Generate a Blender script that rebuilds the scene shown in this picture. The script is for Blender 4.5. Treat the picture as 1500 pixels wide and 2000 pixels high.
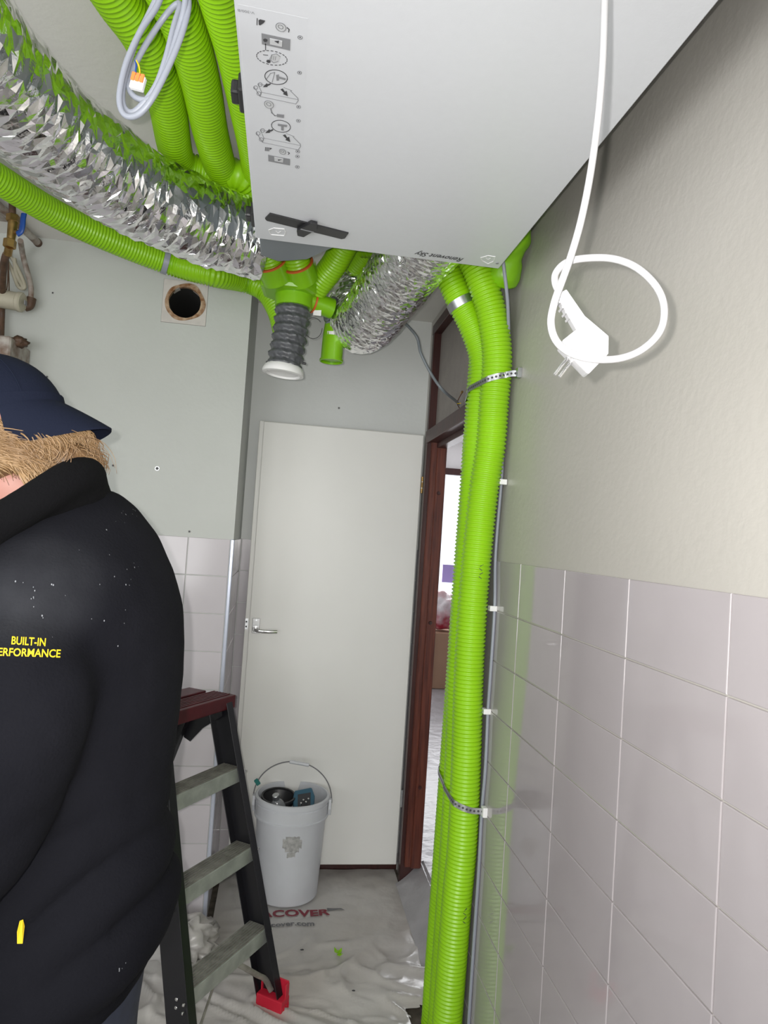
import bpy, bmesh, math, random
from mathutils import Vector, Matrix, noise
from mathutils.bvhtree import BVHTree
random.seed(7)
for o in list(bpy.data.objects): bpy.data.objects.remove(o)
SC = bpy.context.scene
COL = SC.collection
PI = math.pi
V = Vector

# ------------------------------------------------------------------ camera
F = 1347.708
R0 = V((0.98722678, -0.14492819, 0.06617481))    # right
R1 = V((0.07093039, 0.0278901, -0.99709128))     # down
R2 = V((0.14266101, 0.98904902, 0.03781367))     # forward
CP = V((-0.65247429, -1.82426234, 1.57509834))
cam = bpy.data.objects.new('camera', bpy.data.cameras.new('camera'))
COL.objects.link(cam)
cam.matrix_world = Matrix(((R0.x, -R1.x, -R2.x, CP.x), (R0.y, -R1.y, -R2.y, CP.y),
                           (R0.z, -R1.z, -R2.z, CP.z), (0, 0, 0, 1)))
cam.data.sensor_fit = 'HORIZONTAL'; cam.data.sensor_width = 36
cam.data.lens = F / 1500 * 36; cam.data.clip_start = 0.05
SC.camera = cam
SC.view_settings.view_transform = 'Standard'; SC.view_settings.look = 'None'
SC.view_settings.gamma = 1; SC.view_settings.use_curve_mapping = False
SC.view_settings.exposure = -0.50

# ------------------------------------------------------------------ light
W = bpy.data.worlds.new('world'); SC.world = W; W.use_nodes = True
bg = W.node_tree.nodes['Background']
bg.inputs[0].default_value = (0.86, 0.93, 1.0, 1); bg.inputs[1].default_value = 2.2
def area(name, loc, direction, sx, sy, power, color):
    l = bpy.data.lights.new(name, 'AREA'); l.shape = 'RECTANGLE'; l.size = sx; l.size_y = sy
    l.energy = power; l.color = color
    o = bpy.data.objects.new(name, l); COL.objects.link(o); o.location = loc
    o.rotation_euler = V(direction).to_track_quat('-Z', 'Y').to_euler()
    return o
area('window_daylight', (-1.25, -2.95, 1.45), (0.05, 1, 0.04), 2.0, 1.2, 72, (1.0, 0.985, 0.965))
area('added_side_fill', (-2.42, -1.75, 1.5), (1, .12, 0.02), 1.5, 1.2, 22, (1.0, 0.985, 0.965))  # added fill from the unseen left side, evens out the right wall
area('hall_daylight', (1.5, 6.55, 1.6), (-.1, -1, -0.1), 1.7, 1.4, 85, (0.98, 0.98, 1.0))
fl = bpy.data.lights.new('phone_flash', 'SPOT'); fl.energy = 95.0; fl.shadow_soft_size = 0.005
fl.spot_size = math.radians(120); fl.spot_blend = 1.0; fl.color = (1.0, 0.97, 0.92)
flo = bpy.data.objects.new('phone_flash', fl); COL.objects.link(flo)
flo.location = CP - R0 * 0.022 - R1 * 0.014; flo.rotation_euler = R2.to_track_quat('-Z', 'Y').to_euler()

# ------------------------------------------------------------------ point helpers (pixel of the photograph -> point in the room)
def ray(x, y): return R0 * ((x - 750) / F) + R1 * ((y - 1000) / F) + R2
def at(x, y, d): return CP + ray(x, y) * d
def on(x, y, ax, val):
    r = ray(x, y); return CP + r * ((val - CP[ax]) / r[ax])

# ------------------------------------------------------------------ materials
def mat(name, color, rough=0.5, metal=0.0, noise_amt=0.0, noise_scale=8, bump=0.0, bump_scale=60, c2=None,
        coat=0.0, spec=0.5, coord='Object', stretch=None, trans=0.0, bump_dist=0.002, emis=0.0, sub=0.0):
    m = bpy.data.materials.new(name); m.use_nodes = True
    nt = m.node_tree; b = nt.nodes['Principled BSDF']
    b.inputs['Base Color'].default_value = (*color, 1); b.inputs['Roughness'].default_value = rough
    b.inputs['Metallic'].default_value = metal; b.inputs['Specular IOR Level'].default_value = spec
    b.inputs['Coat Weight'].default_value = coat; b.inputs['Coat Roughness'].default_value = 0.05
    b.inputs['Transmission Weight'].default_value = trans
    if emis: b.inputs['Emission Color'].default_value = (*color, 1); b.inputs['Emission Strength'].default_value = emis
    tc = nt.nodes.new('ShaderNodeTexCoord'); mp = nt.nodes.new('ShaderNodeMapping')
    nt.links.new(tc.outputs[coord], mp.inputs[0])
    if stretch: mp.inputs['Scale'].default_value = stretch
    if noise_amt or c2:
        n = nt.nodes.new('ShaderNodeTexNoise'); n.inputs['Scale'].default_value = noise_scale; n.inputs['Detail'].default_value = 6
        nt.links.new(mp.outputs[0], n.inputs['Vector'])
        r = nt.nodes.new('ShaderNodeValToRGB'); nt.links.new(n.outputs[0], r.inputs[0])
        if c2 is None: c2 = tuple(c * (1 - noise_amt) for c in color)
        r.color_ramp.elements[0].position = 0.35; r.color_ramp.elements[1].position = 0.65
        r.color_ramp.elements[0].color = (*c2, 1); r.color_ramp.elements[1].color = (*color, 1)
        nt.links.new(r.outputs[0], b.inputs['Base Color'])
    if bump:
        n2 = nt.nodes.new('ShaderNodeTexNoise'); n2.inputs['Scale'].default_value = bump_scale; n2.inputs['Detail'].default_value = 4
        nt.links.new(mp.outputs[0], n2.inputs['Vector'])
        bp = nt.nodes.new('ShaderNodeBump'); bp.inputs['Strength'].default_value = bump; bp.inputs['Distance'].default_value = bump_dist
        nt.links.new(n2.outputs[0], bp.inputs['Height']); nt.links.new(bp.outputs[0], b.inputs['Normal'])
    return m
M = {}
M['paint'] = mat('wall_paint', (.49, .51, .485), .42, noise_amt=.05, noise_scale=3, bump=.3, bump_scale=55, bump_dist=.0022)
M['paint_right'] = mat('wall_paint_right', (.47, .45, .415), .36, noise_amt=.05, noise_scale=2.5, bump=.35, bump_scale=55, bump_dist=.0022)
M['paint_alcove'] = mat('alcove_paint', (.66, .68, .67), .5, noise_amt=.04, noise_scale=3, bump=.3, bump_scale=55, bump_dist=.0022)
M['ceil'] = mat('ceiling_paint', (.74, .73, .70), .7, noise_amt=.05, noise_scale=4, bump=.4, bump_scale=40, bump_dist=.003)
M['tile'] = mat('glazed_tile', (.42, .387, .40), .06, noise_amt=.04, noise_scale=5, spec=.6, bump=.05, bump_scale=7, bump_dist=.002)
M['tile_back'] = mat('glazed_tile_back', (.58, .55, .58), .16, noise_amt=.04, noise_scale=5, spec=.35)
M['grout'] = mat('grout', (.70, .69, .69), .8, noise_amt=.15, noise_scale=30)
M['green'] = mat('green_duct_plastic', (.27, .57, .004), .38, spec=.5, noise_amt=.08, noise_scale=6)
M['green_s'] = mat('green_fitting_plastic', (.20, .47, .006), .34, spec=.5, noise_amt=.08, noise_scale=9)
M['foil'] = mat('aluminium_foil', (.90, .90, .91), .13, metal=1.0, bump=.55, bump_scale=26, bump_dist=.005)
M['foil2'] = mat('aluminium_foil_fine', (.90, .90, .90), .18, metal=1.0, bump=.55, bump_scale=50, bump_dist=.004, stretch=(1, 1, 1))
M['flex'] = mat('grey_flex_hose', (.10, .105, .115), .38, noise_amt=.3, noise_scale=40, bump=.6, bump_scale=90, bump_dist=.003)
M['unit'] = mat('unit_white_panel', (.60, .615, .65), .38, noise_amt=.015, noise_scale=60, bump=.12, bump_scale=350, bump_dist=.0008)
M['label'] = mat('label_film', (.585, .60, .635), .3)
M['print'] = mat('print_dark', (.05, .05, .055), .5)
M['printg'] = mat('print_grey', (.22, .225, .24), .5)
M['printl'] = mat('print_light', (.50, .51, .53), .4)
M['black'] = mat('black_plastic', (.018, .018, .02), .4)
M['white'] = mat('white_plastic', (.80, .80, .80), .35)
M['cord'] = mat('white_cord', (.42, .42, .43), .4)
M['chrome'] = mat('bright_metal', (.78, .78, .78), .18, metal=1)
M['zinc'] = mat('zinc_steel', (.62, .64, .66), .35, metal=1, noise_amt=.15, noise_scale=60)
M['brass'] = mat('brass', (.42, .27, .10), .4, metal=.9, noise_amt=.4, noise_scale=40)
M['rust'] = mat('rusty_mortar', (.20, .085, .03), .9, c2=(.46, .34, .23), noise_scale=35, bump=1, bump_scale=90, bump_dist=.006)
M['soot'] = mat('soot', (.012, .011, .010), .95)
M['patch'] = mat('patch_plaster', (.58, .55, .52), .7, noise_amt=.15, noise_scale=20)
M['cable'] = mat('grey_cable', (.27, .29, .34), .42)
M['cable_d'] = mat('grey_conduit', (.17, .19, .21), .42)
M['orange'] = mat('orange_clear', (.85, .22, .05), .3)
M['ring'] = mat('orange_seal', (.55, .10, .02), .5)
M['yellow'] = mat('yellow_print', (.66, .47, .01), .6)
M['blue'] = mat('blue_lever', (.01, .06, .28), .4)
M['brown_wire'] = mat('brown_wire', (.10, .04, .02), .5)
M['wood'] = mat('mahogany_paint', (.155, .040, .022), .38, c2=(.075, .018, .012), noise_scale=5, stretch=(18, 18, 1.2), bump=.15, bump_scale=30, spec=.5)
M['wood_d'] = mat('dark_stained_wood', (.060, .016, .013), .42, c2=(.035, .010, .009), noise_scale=5, stretch=(10, 10, 1.2), spec=.5)
M['door'] = mat('door_cream', (.86, .86, .83), .4, noise_amt=.035, noise_scale=2.2, bump=.05, bump_scale=12)
M['transom'] = mat('transom_panel', (.34, .31, .29), .75, noise_amt=.1, noise_scale=14, bump=.6, bump_scale=70)
M['film'] = mat('protective_film', (.56, .545, .53), .30, c2=(.47, .44, .41), noise_scale=2.2, spec=.7, bump=.35, bump_scale=14, bump_dist=.01)
M['film2'] = mat('film_hall', (.40, .39, .41), .34, noise_amt=.2, noise_scale=8, spec=.7, bump=.8, bump_scale=12, bump_dist=.010)
M['concrete'] = mat('old_floor', (.12, .10, .08), .9, noise_amt=.5, noise_scale=30, bump=.6)
M['redprint'] = mat('red_print', (.23, .022, .04), .5)
M['greyprint'] = mat('grey_print', (.17, .17, .18), .5)
M['bucket'] = mat('bucket_white', (.66, .68, .72), .36, noise_amt=.06, noise_scale=9)
M['residue'] = mat('glue_residue', (.50, .50, .49), .8, noise_amt=.35, noise_scale=60)
M['teal'] = mat('teal_plastic', (.02, .19, .17), .4)
M['steelblue'] = mat('steel_blue_plastic', (.05, .13, .19), .35)
M['bottle'] = mat('clear_grey_plastic', (.42, .44, .46), .12, trans=.5)
M['lad_black'] = mat('ladder_black', (.012, .012, .015), .3, spec=.5)
M['lad_red'] = mat('ladder_maroon', (.085, .008, .012), .42, noise_amt=.3, noise_scale=25)
M['lad_foot'] = mat('ladder_foot_red', (.60, .018, .045), .45)
M['alu'] = mat('ladder_aluminium', (.36, .35, .31), .45, metal=.35, c2=(.20, .19, .165), noise_scale=9, stretch=(3, 3, 3))
M['alu_d'] = mat('ladder_aluminium_dusty', (.42, .45, .41), .5, metal=.3, noise_amt=.25, noise_scale=22)
M['hood'] = mat('hoodie_fabric', (.0042, .0044, .0064), .95, c2=(.0070, .0072, .0098), noise_scale=4, bump=.4, bump_scale=260, bump_dist=.002, spec=.08)
def smudge(m, spots, col):
    nt = m.node_tree; b = nt.nodes['Principled BSDF']; src = b.inputs['Base Color'].links[0].from_socket
    tc = nt.nodes.new('ShaderNodeTexCoord'); nz = nt.nodes.new('ShaderNodeTexNoise'); nz.inputs['Scale'].default_value = 14; nz.inputs['Detail'].default_value = 6
    nt.links.new(tc.outputs['Object'], nz.inputs['Vector'])
    for c, r, k in spots:
        d = nt.nodes.new('ShaderNodeVectorMath'); d.operation = 'DISTANCE'; nt.links.new(tc.outputs['Object'], d.inputs[0]); d.inputs[1].default_value = c
        mr = nt.nodes.new('ShaderNodeMapRange'); nt.links.new(d.outputs['Value'], mr.inputs[0]); mr.inputs[1].default_value = 0; mr.inputs[2].default_value = r; mr.inputs[3].default_value = k; mr.inputs[4].default_value = 0
        mu = nt.nodes.new('ShaderNodeMath'); mu.operation = 'MULTIPLY'; nt.links.new(mr.outputs[0], mu.inputs[0]); nt.links.new(nz.outputs[0], mu.inputs[1])
        mx = nt.nodes.new('ShaderNodeMixRGB'); nt.links.new(mu.outputs[0], mx.inputs[0]); nt.links.new(src, mx.inputs[1]); mx.inputs[2].default_value = (*col, 1); src = mx.outputs[0]
    nt.links.new(src, b.inputs['Base Color'])
smudge(M['hood'], [(tuple(at(60, 1150, .80)), .09, .45), (tuple(at(35, 1210, .80)), .07, .35), (tuple(at(130, 1080, .83)), .10, .15)], (.055, .058, .065))
M['hood2'] = mat('hoodie_fleece', (.0030, .0030, .0036), 1.0, bump=.5, bump_scale=260, bump_dist=.002, spec=.1)
M['jeans'] = mat('navy_trousers', (.014, .019, .036), .9, noise_amt=.3, noise_scale=60)
M['dust'] = mat('dust_marks', (.20, .21, .23), .9)
M['cap'] = mat('navy_cap', (.0065, .009, .020), .85, bump=.4, bump_scale=400, bump_dist=.001, spec=.12)
M['skin'] = mat('skin', (.36, .165, .13), .55, noise_amt=.12, noise_scale=20)
M['hair'] = mat('blond_hair', (.17, .095, .042), .5, c2=(.07, .036, .016), noise_scale=26)
M['hairs'] = mat('blond_hair_strand', (.30, .19, .095), .45, c2=(.13, .07, .03), noise_scale=18)
M['shoe'] = mat('shoe_leather', (.03, .025, .02), .6)
M['beige'] = mat('beige_enamel', (.45, .42, .33), .45, noise_amt=.12, noise_scale=14)
M['pipe'] = mat('painted_pipe', (.42, .39, .36), .5, c2=(.16, .10, .07), noise_scale=22)
M['pipe_d'] = mat('brown_pipe', (.11, .06, .035), .6, noise_amt=.5, noise_scale=30)
M['card'] = mat('cardboard', (.42, .26, .17), .85, noise_amt=.05)
M['redbag'] = mat('red_bag', (.42, .03, .06), .4, c2=(.75, .7, .72), noise_scale=5)
M['purple'] = mat('purple_print', (.32, .25, .55), .6)
M['hallwall'] = mat('hall_paint', (.80, .79, .79), .7)
M['trimw'] = mat('edge_trim', (.62, .66, .78), .25, metal=.4)

# ------------------------------------------------------------------ mesh helpers
def obj(name, me, m=None, parent=None, smooth=False, ang=None):
    if isinstance(me, bmesh.types.BMesh):
        d = bpy.data.meshes.new(name); bmesh.ops.recalc_face_normals(me, faces=me.faces); me.to_mesh(d); me.free(); me = d
    o = bpy.data.objects.new(name, me); COL.objects.link(o)
    if m is not None:
        me.materials.clear(); me.materials.append(M[m] if isinstance(m, str) else m)
    if smooth:
        for p in me.polygons: p.use_smooth = True
        if ang is not None:
            try: me.set_sharp_from_angle(angle=ang)
            except Exception: pass
    if parent is not None: o.parent = parent
    return o
def tag(o, label, cat, group=None, kind=None):
    o['label'] = label; o['category'] = cat
    if group: o['group'] = group
    if kind: o['kind'] = kind
    return o
def thing(name, label, cat, group=None):
    return tag(_empty(name), label, cat, group)
def _empty(name):
    o = bpy.data.objects.new(name, None); COL.objects.link(o); o.empty_display_size = .05; return o
def struct(o, label=None):
    o['kind'] = 'structure'
    if label: o['label'] = label
    return o
def place(root, loc):
    """move an empty to its base without moving its children"""
    loc = V(loc); root.location = loc
    for c in root.children: c.matrix_parent_inverse = Matrix.Translation(-loc)
def box(bm, lo, hi, bev=0, mtx=None, seg=1):
    lo, hi = V(lo), V(hi); c = (lo + hi) / 2; s = hi - lo
    r = bmesh.ops.create_cube(bm, size=1, matrix=Matrix.Translation(c) @ Matrix.Diagonal((*[abs(v) for v in s], 1)))
    vs = r['verts']
    if bev:
        es = list({e for v in vs for e in v.link_edges})
        r2 = bmesh.ops.bevel(bm, geom=es, offset=bev, segments=seg, affect='EDGES', profile=.6)
        vs = list({v for v in vs if v.is_valid} | set(r2['verts']))
    if mtx is not None: bmesh.ops.transform(bm, matrix=mtx, verts=vs)
    return vs
def bx(name, lo, hi, m, parent=None, bev=0, mtx=None, seg=1):
    bm = bmesh.new(); box(bm, lo, hi, bev, mtx, seg); return obj(name, bm, m, parent)
def frame_mtx(o, x, y, z):
    return Matrix(((x.x, y.x, z.x, o.x), (x.y, y.y, z.y, o.y), (x.z, y.z, z.z, o.z), (0, 0, 0, 1)))
def axis_mtx(p, q):
    """frame at p whose z axis points to q"""
    z = (V(q) - V(p)).normalized(); u = V((0, 0, 1)) if abs(z.z) < .9 else V((1, 0, 0))
    x = u.cross(z).normalized(); return frame_mtx(V(p), x, z.cross(x), z)
def catmull(pts, step):
    pts = [V(p) for p in pts]; P = [pts[0] * 2 - pts[1]] + pts + [pts[-1] * 2 - pts[-2]]
    fine = []
    for i in range(1, len(P) - 2):
        for k in range(40):
            t = k / 40; a, b, c, d = P[i - 1], P[i], P[i + 1], P[i + 2]
            fine.append(.5 * ((2 * b) + (c - a) * t + (2 * a - 5 * b + 4 * c - d) * t * t + (3 * b - a - 3 * c + d) * t ** 3))
    fine.append(pts[-1])
    out = [fine[0]]; acc = 0; target = step
    for a, b in zip(fine, fine[1:]):
        L = (b - a).length
        while L > 0 and acc + L >= target:
            out.append(a + (b - a) * ((target - acc) / L)); target += step
        acc += L
    if (out[-1] - fine[-1]).length > step * .3: out.append(fine[-1])
    return out
def frames(path, closed=False):
    n = len(path); T = []
    for i in range(n):
        a = path[max(i - 1, 0)]; b = path[min(i + 1, n - 1)]
        if closed: a = path[i - 1]; b = path[(i + 1) % n]
        T.append((b - a).normalized())
    u = V((0, 0, 1)) if abs(T[0].z) < .9 else V((1, 0, 0))
    N = [(u - T[0] * u.dot(T[0])).normalized()]
    for i in range(1, n):
        v = N[-1] - T[i] * N[-1].dot(T[i]); N.append(v.normalized())
    return T, N
def tube_data(path, rad, seg=16, caps=True, jit=None, scale=(1, 1)):
    T, N = frames(path); vs = []; fs = []; n = len(path)
    for i, p in enumerate(path):
        B = T[i].cross(N[i]); r = rad(i) if callable(rad) else rad
        for j in range(seg):
            a = 2 * PI * j / seg; rr = r; ax = 0
            if jit:
                dr, ax = jit(i, j); rr = r + dr
            vs.append(p + N[i] * math.cos(a) * rr * scale[0] + B * math.sin(a) * rr * scale[1] + T[i] * ax)
    for i in range(n - 1):
        for j in range(seg):
            a, b = i * seg + j, i * seg + (j + 1) % seg
            fs.append((a, b, b + seg, a + seg))
    if caps:
        fs.append(tuple(range(seg))[::-1]); fs.append(tuple((n - 1) * seg + j for j in range(seg)))
    return vs, fs
def mesh(name, vs, fs):
    d = bpy.data.meshes.new(name); d.from_pydata([tuple(v) for v in vs], [], fs); d.update(); return d
def tube(name, pts, rad, m, parent=None, seg=12, step=.01, caps=True, raw=False, smooth=True, scale=(1, 1)):
    path = [V(p) for p in pts] if raw else catmull(pts, step)
    n = len(path) - 1
    r = (lambda i: rad(i / n)) if callable(rad) else rad
    vs, fs = tube_data(path, r, seg, caps, scale=scale)
    return obj(name, mesh(name, vs, fs), m, parent, smooth, math.radians(50))
def corrugated(name, pts, R, m, parent=None, pitch=.0122, depth=.0045, seg=28, caps=True):
    path = catmull(pts, pitch / 4)
    prof = [0, 0, -depth, -depth]
    vs, fs = tube_data(path, lambda i: R + prof[i % 4], seg, caps)
    return obj(name, mesh(name, vs, fs), m, parent, True, math.radians(62))
def lathe_bm(bm, prof, seg=32, mtx=None, closed=False):
    rings = []; vs = []
    for r, z in prof:
        if r < 1e-6: v = bm.verts.new((0, 0, z)); rings.append([v]); vs.append(v)
        else:
            ring = [bm.verts.new((r * math.cos(2 * PI * k / seg), r * math.sin(2 * PI * k / seg), z)) for k in range(seg)]
            rings.append(ring); vs += ring
    pairs = list(zip(rings, rings[1:])) + ([(rings[-1], rings[0])] if closed else [])
    for a, b in pairs:
        for k in range(seg):
            k2 = (k + 1) % seg
            if len(a) == 1 and len(b) == 1: continue
            if len(a) == 1: bm.faces.new((a[0], b[k], b[k2]))
            elif len(b) == 1: bm.faces.new((a[k], a[k2], b[0]))
            else: bm.faces.new((a[k], a[k2], b[k2], b[k]))
    if mtx is not None: bmesh.ops.transform(bm, matrix=mtx, verts=vs)
    return vs
def lathe(name, prof, m, parent=None, seg=32, mtx=None, closed=False, smooth=True):
    bm = bmesh.new(); lathe_bm(bm, prof, seg, mtx, closed); return obj(name, bm, m, parent, smooth, math.radians(40))
def prism(bm, pts, z0, z1, mtx=None):
    a = [bm.verts.new((x, y, z0)) for x, y in pts]; b = [bm.verts.new((x, y, z1)) for x, y in pts]
    bm.faces.new(a[::-1]); bm.faces.new(b); n = len(pts)
    for i in range(n): bm.faces.new((a[i], a[(i + 1) % n], b[(i + 1) % n], b[i]))
    if mtx is not None: bmesh.ops.transform(bm, matrix=mtx, verts=a + b)
    return a + b
def pr(name, pts, z0, z1, m, parent=None, mtx=None, bev=0):
    bm = bmesh.new(); prism(bm, pts, z0, z1, mtx)
    if bev: bmesh.ops.bevel(bm, geom=list(bm.edges), offset=bev, segments=2, affect='EDGES', profile=.6)
    return obj(name, bm, m, parent)
def cyl(name, p, q, r, m, parent=None, seg=20, r2=None, bev=0):
    p, q = V(p), V(q); L = (q - p).length; r2 = r if r2 is None else r2
    prof = [(0, 0), (r - bev, 0), (r, bev), (r2, L - bev), (r2 - bev, L), (0, L)] if bev else [(0, 0), (r, 0), (r2, L), (0, L)]
    return lathe(name, prof, m, parent, seg, axis_mtx(p, q))
def text_verts(s, size, shear=0, bold=0, spacing=1.0):
    c = bpy.data.curves.new('txt', 'FONT'); c.body = s; c.size = size; c.shear = shear; c.offset = bold
    c.space_character = spacing; c.resolution_u = 3; c.fill_mode = 'FRONT'
    o = bpy.data.objects.new('txt', c); COL.objects.link(o)
    dg = bpy.context.evaluated_depsgraph_get(); dg.update()
    me = bpy.data.meshes.new_from_object(o.evaluated_get(dg))
    bpy.data.objects.remove(o); bpy.data.curves.remove(c)
    return me
def text(name, s, size, origin, xd, yd, m, parent=None, width=None, height=None, shear=0, bold=0, off=0.0006, wob=0):
    me = text_verts(s, size, shear, bold)
    xs = [v.co.x for v in me.vertices]; ys = [v.co.y for v in me.vertices]
    x0, w = min(xs), max(xs) - min(xs); y0, h = min(ys), max(ys) - min(ys)
    kx = width / w if width else 1; ky = height / h if height else kx
    xd, yd = V(xd).normalized(), V(yd).normalized(); nrm = xd.cross(yd)
    for v in me.vertices:
        x, y = (v.co.x - x0) * kx, (v.co.y - y0) * ky
        if wob: y += wob * math.sin(x * 42) ; x += wob * .6 * math.sin(y * 90)
        v.co = V(origin) + xd * x + yd * y + nrm * off
    return obj(name, me, m, parent)

# ------------------------------------------------------------------ room shell
CE = 2.655
X0 = -2.45; YF = -2.85; YB = 1.002; YR = 1.494; XB = -.845
def walls(name, boxes, m):
    bm = bmesh.new()
    for lo, hi in boxes: box(bm, lo, hi)
    return struct(obj(name, bm, m))
floor = walls('floor', [((X0 - .1, YF - .1, -.1), (0.0, YR + .1, -.004))], 'concrete')
ceiling = walls('ceiling', [((X0 - .1, YF - .1, CE), (.1, YR + .1, CE + .1))], 'ceil')
DY0, DY1, DZ = .44, 1.375, 2.60        # door frame outer opening in the right wall
wr = walls('wall_right', [((.003, YF, -.1), (.078, DY0, CE)), ((.003, DY1, -.1), (.078, YR + .1, CE)), ((.003, DY0, DZ), (.078, DY1, CE)),
                          ((.003, DY0, -.1), (.078, DY1, -.004))], 'paint_right')
# back wall with a square opening for the flue hole
hx, hz, hs = -1.105, 2.463, .0875
wb = walls('wall_back', [((X0, YB, -.1), (hx - hs, YR + .1, CE)), ((hx + hs, YB, -.1), (XB, YR + .1, CE)),
                         ((hx - hs, YB, -.1), (hx + hs, YR + .1, hz - hs)), ((hx - hs, YB, hz + hs), (hx + hs, YR + .1, CE)),
                         ((hx - hs, YB + .4, hz - hs), (hx + hs, YR + .1, hz + hs))], 'paint')
wa = walls('wall_alcove', [((XB, YR, -.1), (.003, YR + .1, CE))], 'paint_alcove')
LY0, LY1, LZ0, LZ1 = -2.55, -.95, .88, 2.12
wl = walls('wall_left', [((X0 - .1, YF, -.1), (X0, LY0, CE)), ((X0 - .1, LY1, -.1), (X0, YR + .1, CE)), ((X0 - .1, LY0, -.1), (X0, LY1, LZ0)), ((X0 - .1, LY0, LZ1), (X0, LY1, CE))], 'paint')
w3 = struct(_empty('added_side_window'))  # unseen window frame, added to go with the side fill light
for lo, hi in [((X0 - .07, LY0, LZ0), (X0 - .02, LY1, LZ0 + .05)), ((X0 - .07, LY0, LZ1 - .05), (X0 - .02, LY1, LZ1)), ((X0 - .07, LY0, LZ0 + .05), (X0 - .02, LY0 + .05, LZ1 - .05)),
               ((X0 - .07, LY1 - .05, LZ0 + .05), (X0 - .02, LY1, LZ1 - .05)), ((X0 - .07, -1.775, LZ0 + .05), (X0 - .02, -1.725, LZ1 - .05))]:
    bx('window_frame', lo, hi, 'white', w3)
WX0, WX1, WZ0, WZ1 = -2.25, -.25, .85, 2.05
wf = walls('wall_front', [((X0 - .1, YF - .1, -.1), (WX0, YF, CE)), ((WX1, YF - .1, -.1), (.1, YF, CE)),
                          ((WX0, YF - .1, -.1), (WX1, YF, WZ0)), ((WX0, YF - .1, WZ1), (WX1, YF, CE))], 'paint')
win = _empty('window_1'); struct(win)
for lo, hi in [((WX0, YF - .08, WZ0), (WX0 + .05, YF - .02, WZ1)), ((WX1 - .05, YF - .08, WZ0), (WX1, YF - .02, WZ1)),
               ((WX0, YF - .08, WZ0), (WX1, YF - .02, WZ0 + .05)), ((WX0, YF - .08, WZ1 - .05), (WX1, YF - .02, WZ1)),
               ((-1.275, YF - .08, WZ0 + .05), (-1.225, YF - .02, WZ1 - .05))]:
    bx('window_frame', lo, hi, 'white', win)

# wall tiles : every tile its own piece, 30 x 15 cm
def tile_mesh(w, h, t=.007, m='tile', inner=False):
    bm = bmesh.new(); box(bm, (0, 0, 0), (w, h, t))
    top = [f for f in bm.faces if f.normal.z > .5]
    es = {e for f in top for e in f.edges}
    bmesh.ops.bevel(bm, geom=list(es), offset=.0016, segments=2, affect='EDGES', profile=.5)
    d = bpy.data.meshes.new('tile'); bmesh.ops.recalc_face_normals(bm, faces=bm.faces); bm.to_mesh(d); bm.free()
    d.materials.append(M[m]); return d
_tm = {}
def tile(parent, origin, xd, yd, w, h, m='tile'):
    k = (round(w, 4), round(h, 4), m)
    if k not in _tm: _tm[k] = tile_mesh(w, h, m=m)
    o = bpy.data.objects.new('tile', _tm[k]); COL.objects.link(o); o.parent = parent
    xd, yd = V(xd), V(yd); n = xd.cross(yd)
    j = V((random.uniform(-1, 1), random.uniform(-1, 1))) * .0009
    n2 = (n + xd * j[0] + yd * j[1]).normalized(); y2 = n2.cross(xd).normalized(); x2 = y2.cross(n2)
    o.matrix_world = frame_mtx(V(origin), x2, y2, n2)
    return o
G = .003; ZT = 1.53
ycols = [.295, 0] + [-.3 * k for k in range(1, 8)]
for r in range(10):
    z1 = ZT - .15 * r
    for a, b in zip(ycols, ycols[1:]):
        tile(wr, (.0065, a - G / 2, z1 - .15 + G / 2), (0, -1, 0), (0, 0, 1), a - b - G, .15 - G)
zb = ZT
xb = [XB - .012, -1.021 , -1.321, -1.621, -1.921, -2.221]
for r in range(10):
    z1 = zb - .15 * r
    for a, b in zip(xb, xb[1:]):
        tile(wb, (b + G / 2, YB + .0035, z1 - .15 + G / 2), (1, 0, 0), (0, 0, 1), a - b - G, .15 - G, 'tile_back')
    # return side of the chimney breast and alcove back wall
    for a, b in ((YB + .010, YB + .20), (YB + .20, YR - .003)):
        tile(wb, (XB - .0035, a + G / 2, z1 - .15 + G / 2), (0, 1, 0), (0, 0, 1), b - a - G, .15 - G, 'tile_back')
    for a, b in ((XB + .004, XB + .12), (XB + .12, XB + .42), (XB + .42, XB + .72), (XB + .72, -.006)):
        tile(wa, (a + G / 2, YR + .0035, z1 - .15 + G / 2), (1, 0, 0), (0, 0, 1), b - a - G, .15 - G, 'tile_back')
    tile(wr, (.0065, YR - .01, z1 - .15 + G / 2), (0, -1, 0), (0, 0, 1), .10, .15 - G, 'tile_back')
struct(bx('trim_1', (XB - .011, YB - .006, .03), (XB + .004, YB + .009, ZT), 'trimw', bev=.003), 'blue-white metal edge strip on the tiled corner')
struct(bx('baseboard_back', (XB + .005, YR - .014, 0), (-.002, YR - .003, .075), 'wood_d', bev=.002), 'brown skirting under the cream door')

# flue hole
fh = thing('flue_hole', 'round black hole with rusty mortar edge high on the back wall', 'hole')
bm = bmesh.new(); n = 48; inner = []; outer = []
for k in range(n):
    a = 2 * PI * k / n; c, s = math.cos(a), math.sin(a); q = .0865 / max(abs(c), abs(s))
    rr = .064 + .0015 * math.sin(5 * a)
    inner.append((hx + rr * c, hz + rr * s)); outer.append((hx + q * c, hz + q * s))
def ring_plate(bm, inner, outer, y0, y1):
    L = []
    for pts, y in ((outer, y0), (inner, y0), (inner, y1), (outer, y1)):
        L.append([bm.verts.new((x, y, z)) for x, z in pts])
    for A, B in zip(L, L[1:] + L[:1]):
        for k in range(len(A)): k2 = (k + 1) % len(A); bm.faces.new((A[k], A[k2], B[k2], B[k]))
ring_plate(bm, inner, outer, YB - .002, YB + .03); obj('wall_patch', bm, 'patch', fh)
bm = bmesh.new(); inn = []; out = []
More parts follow.
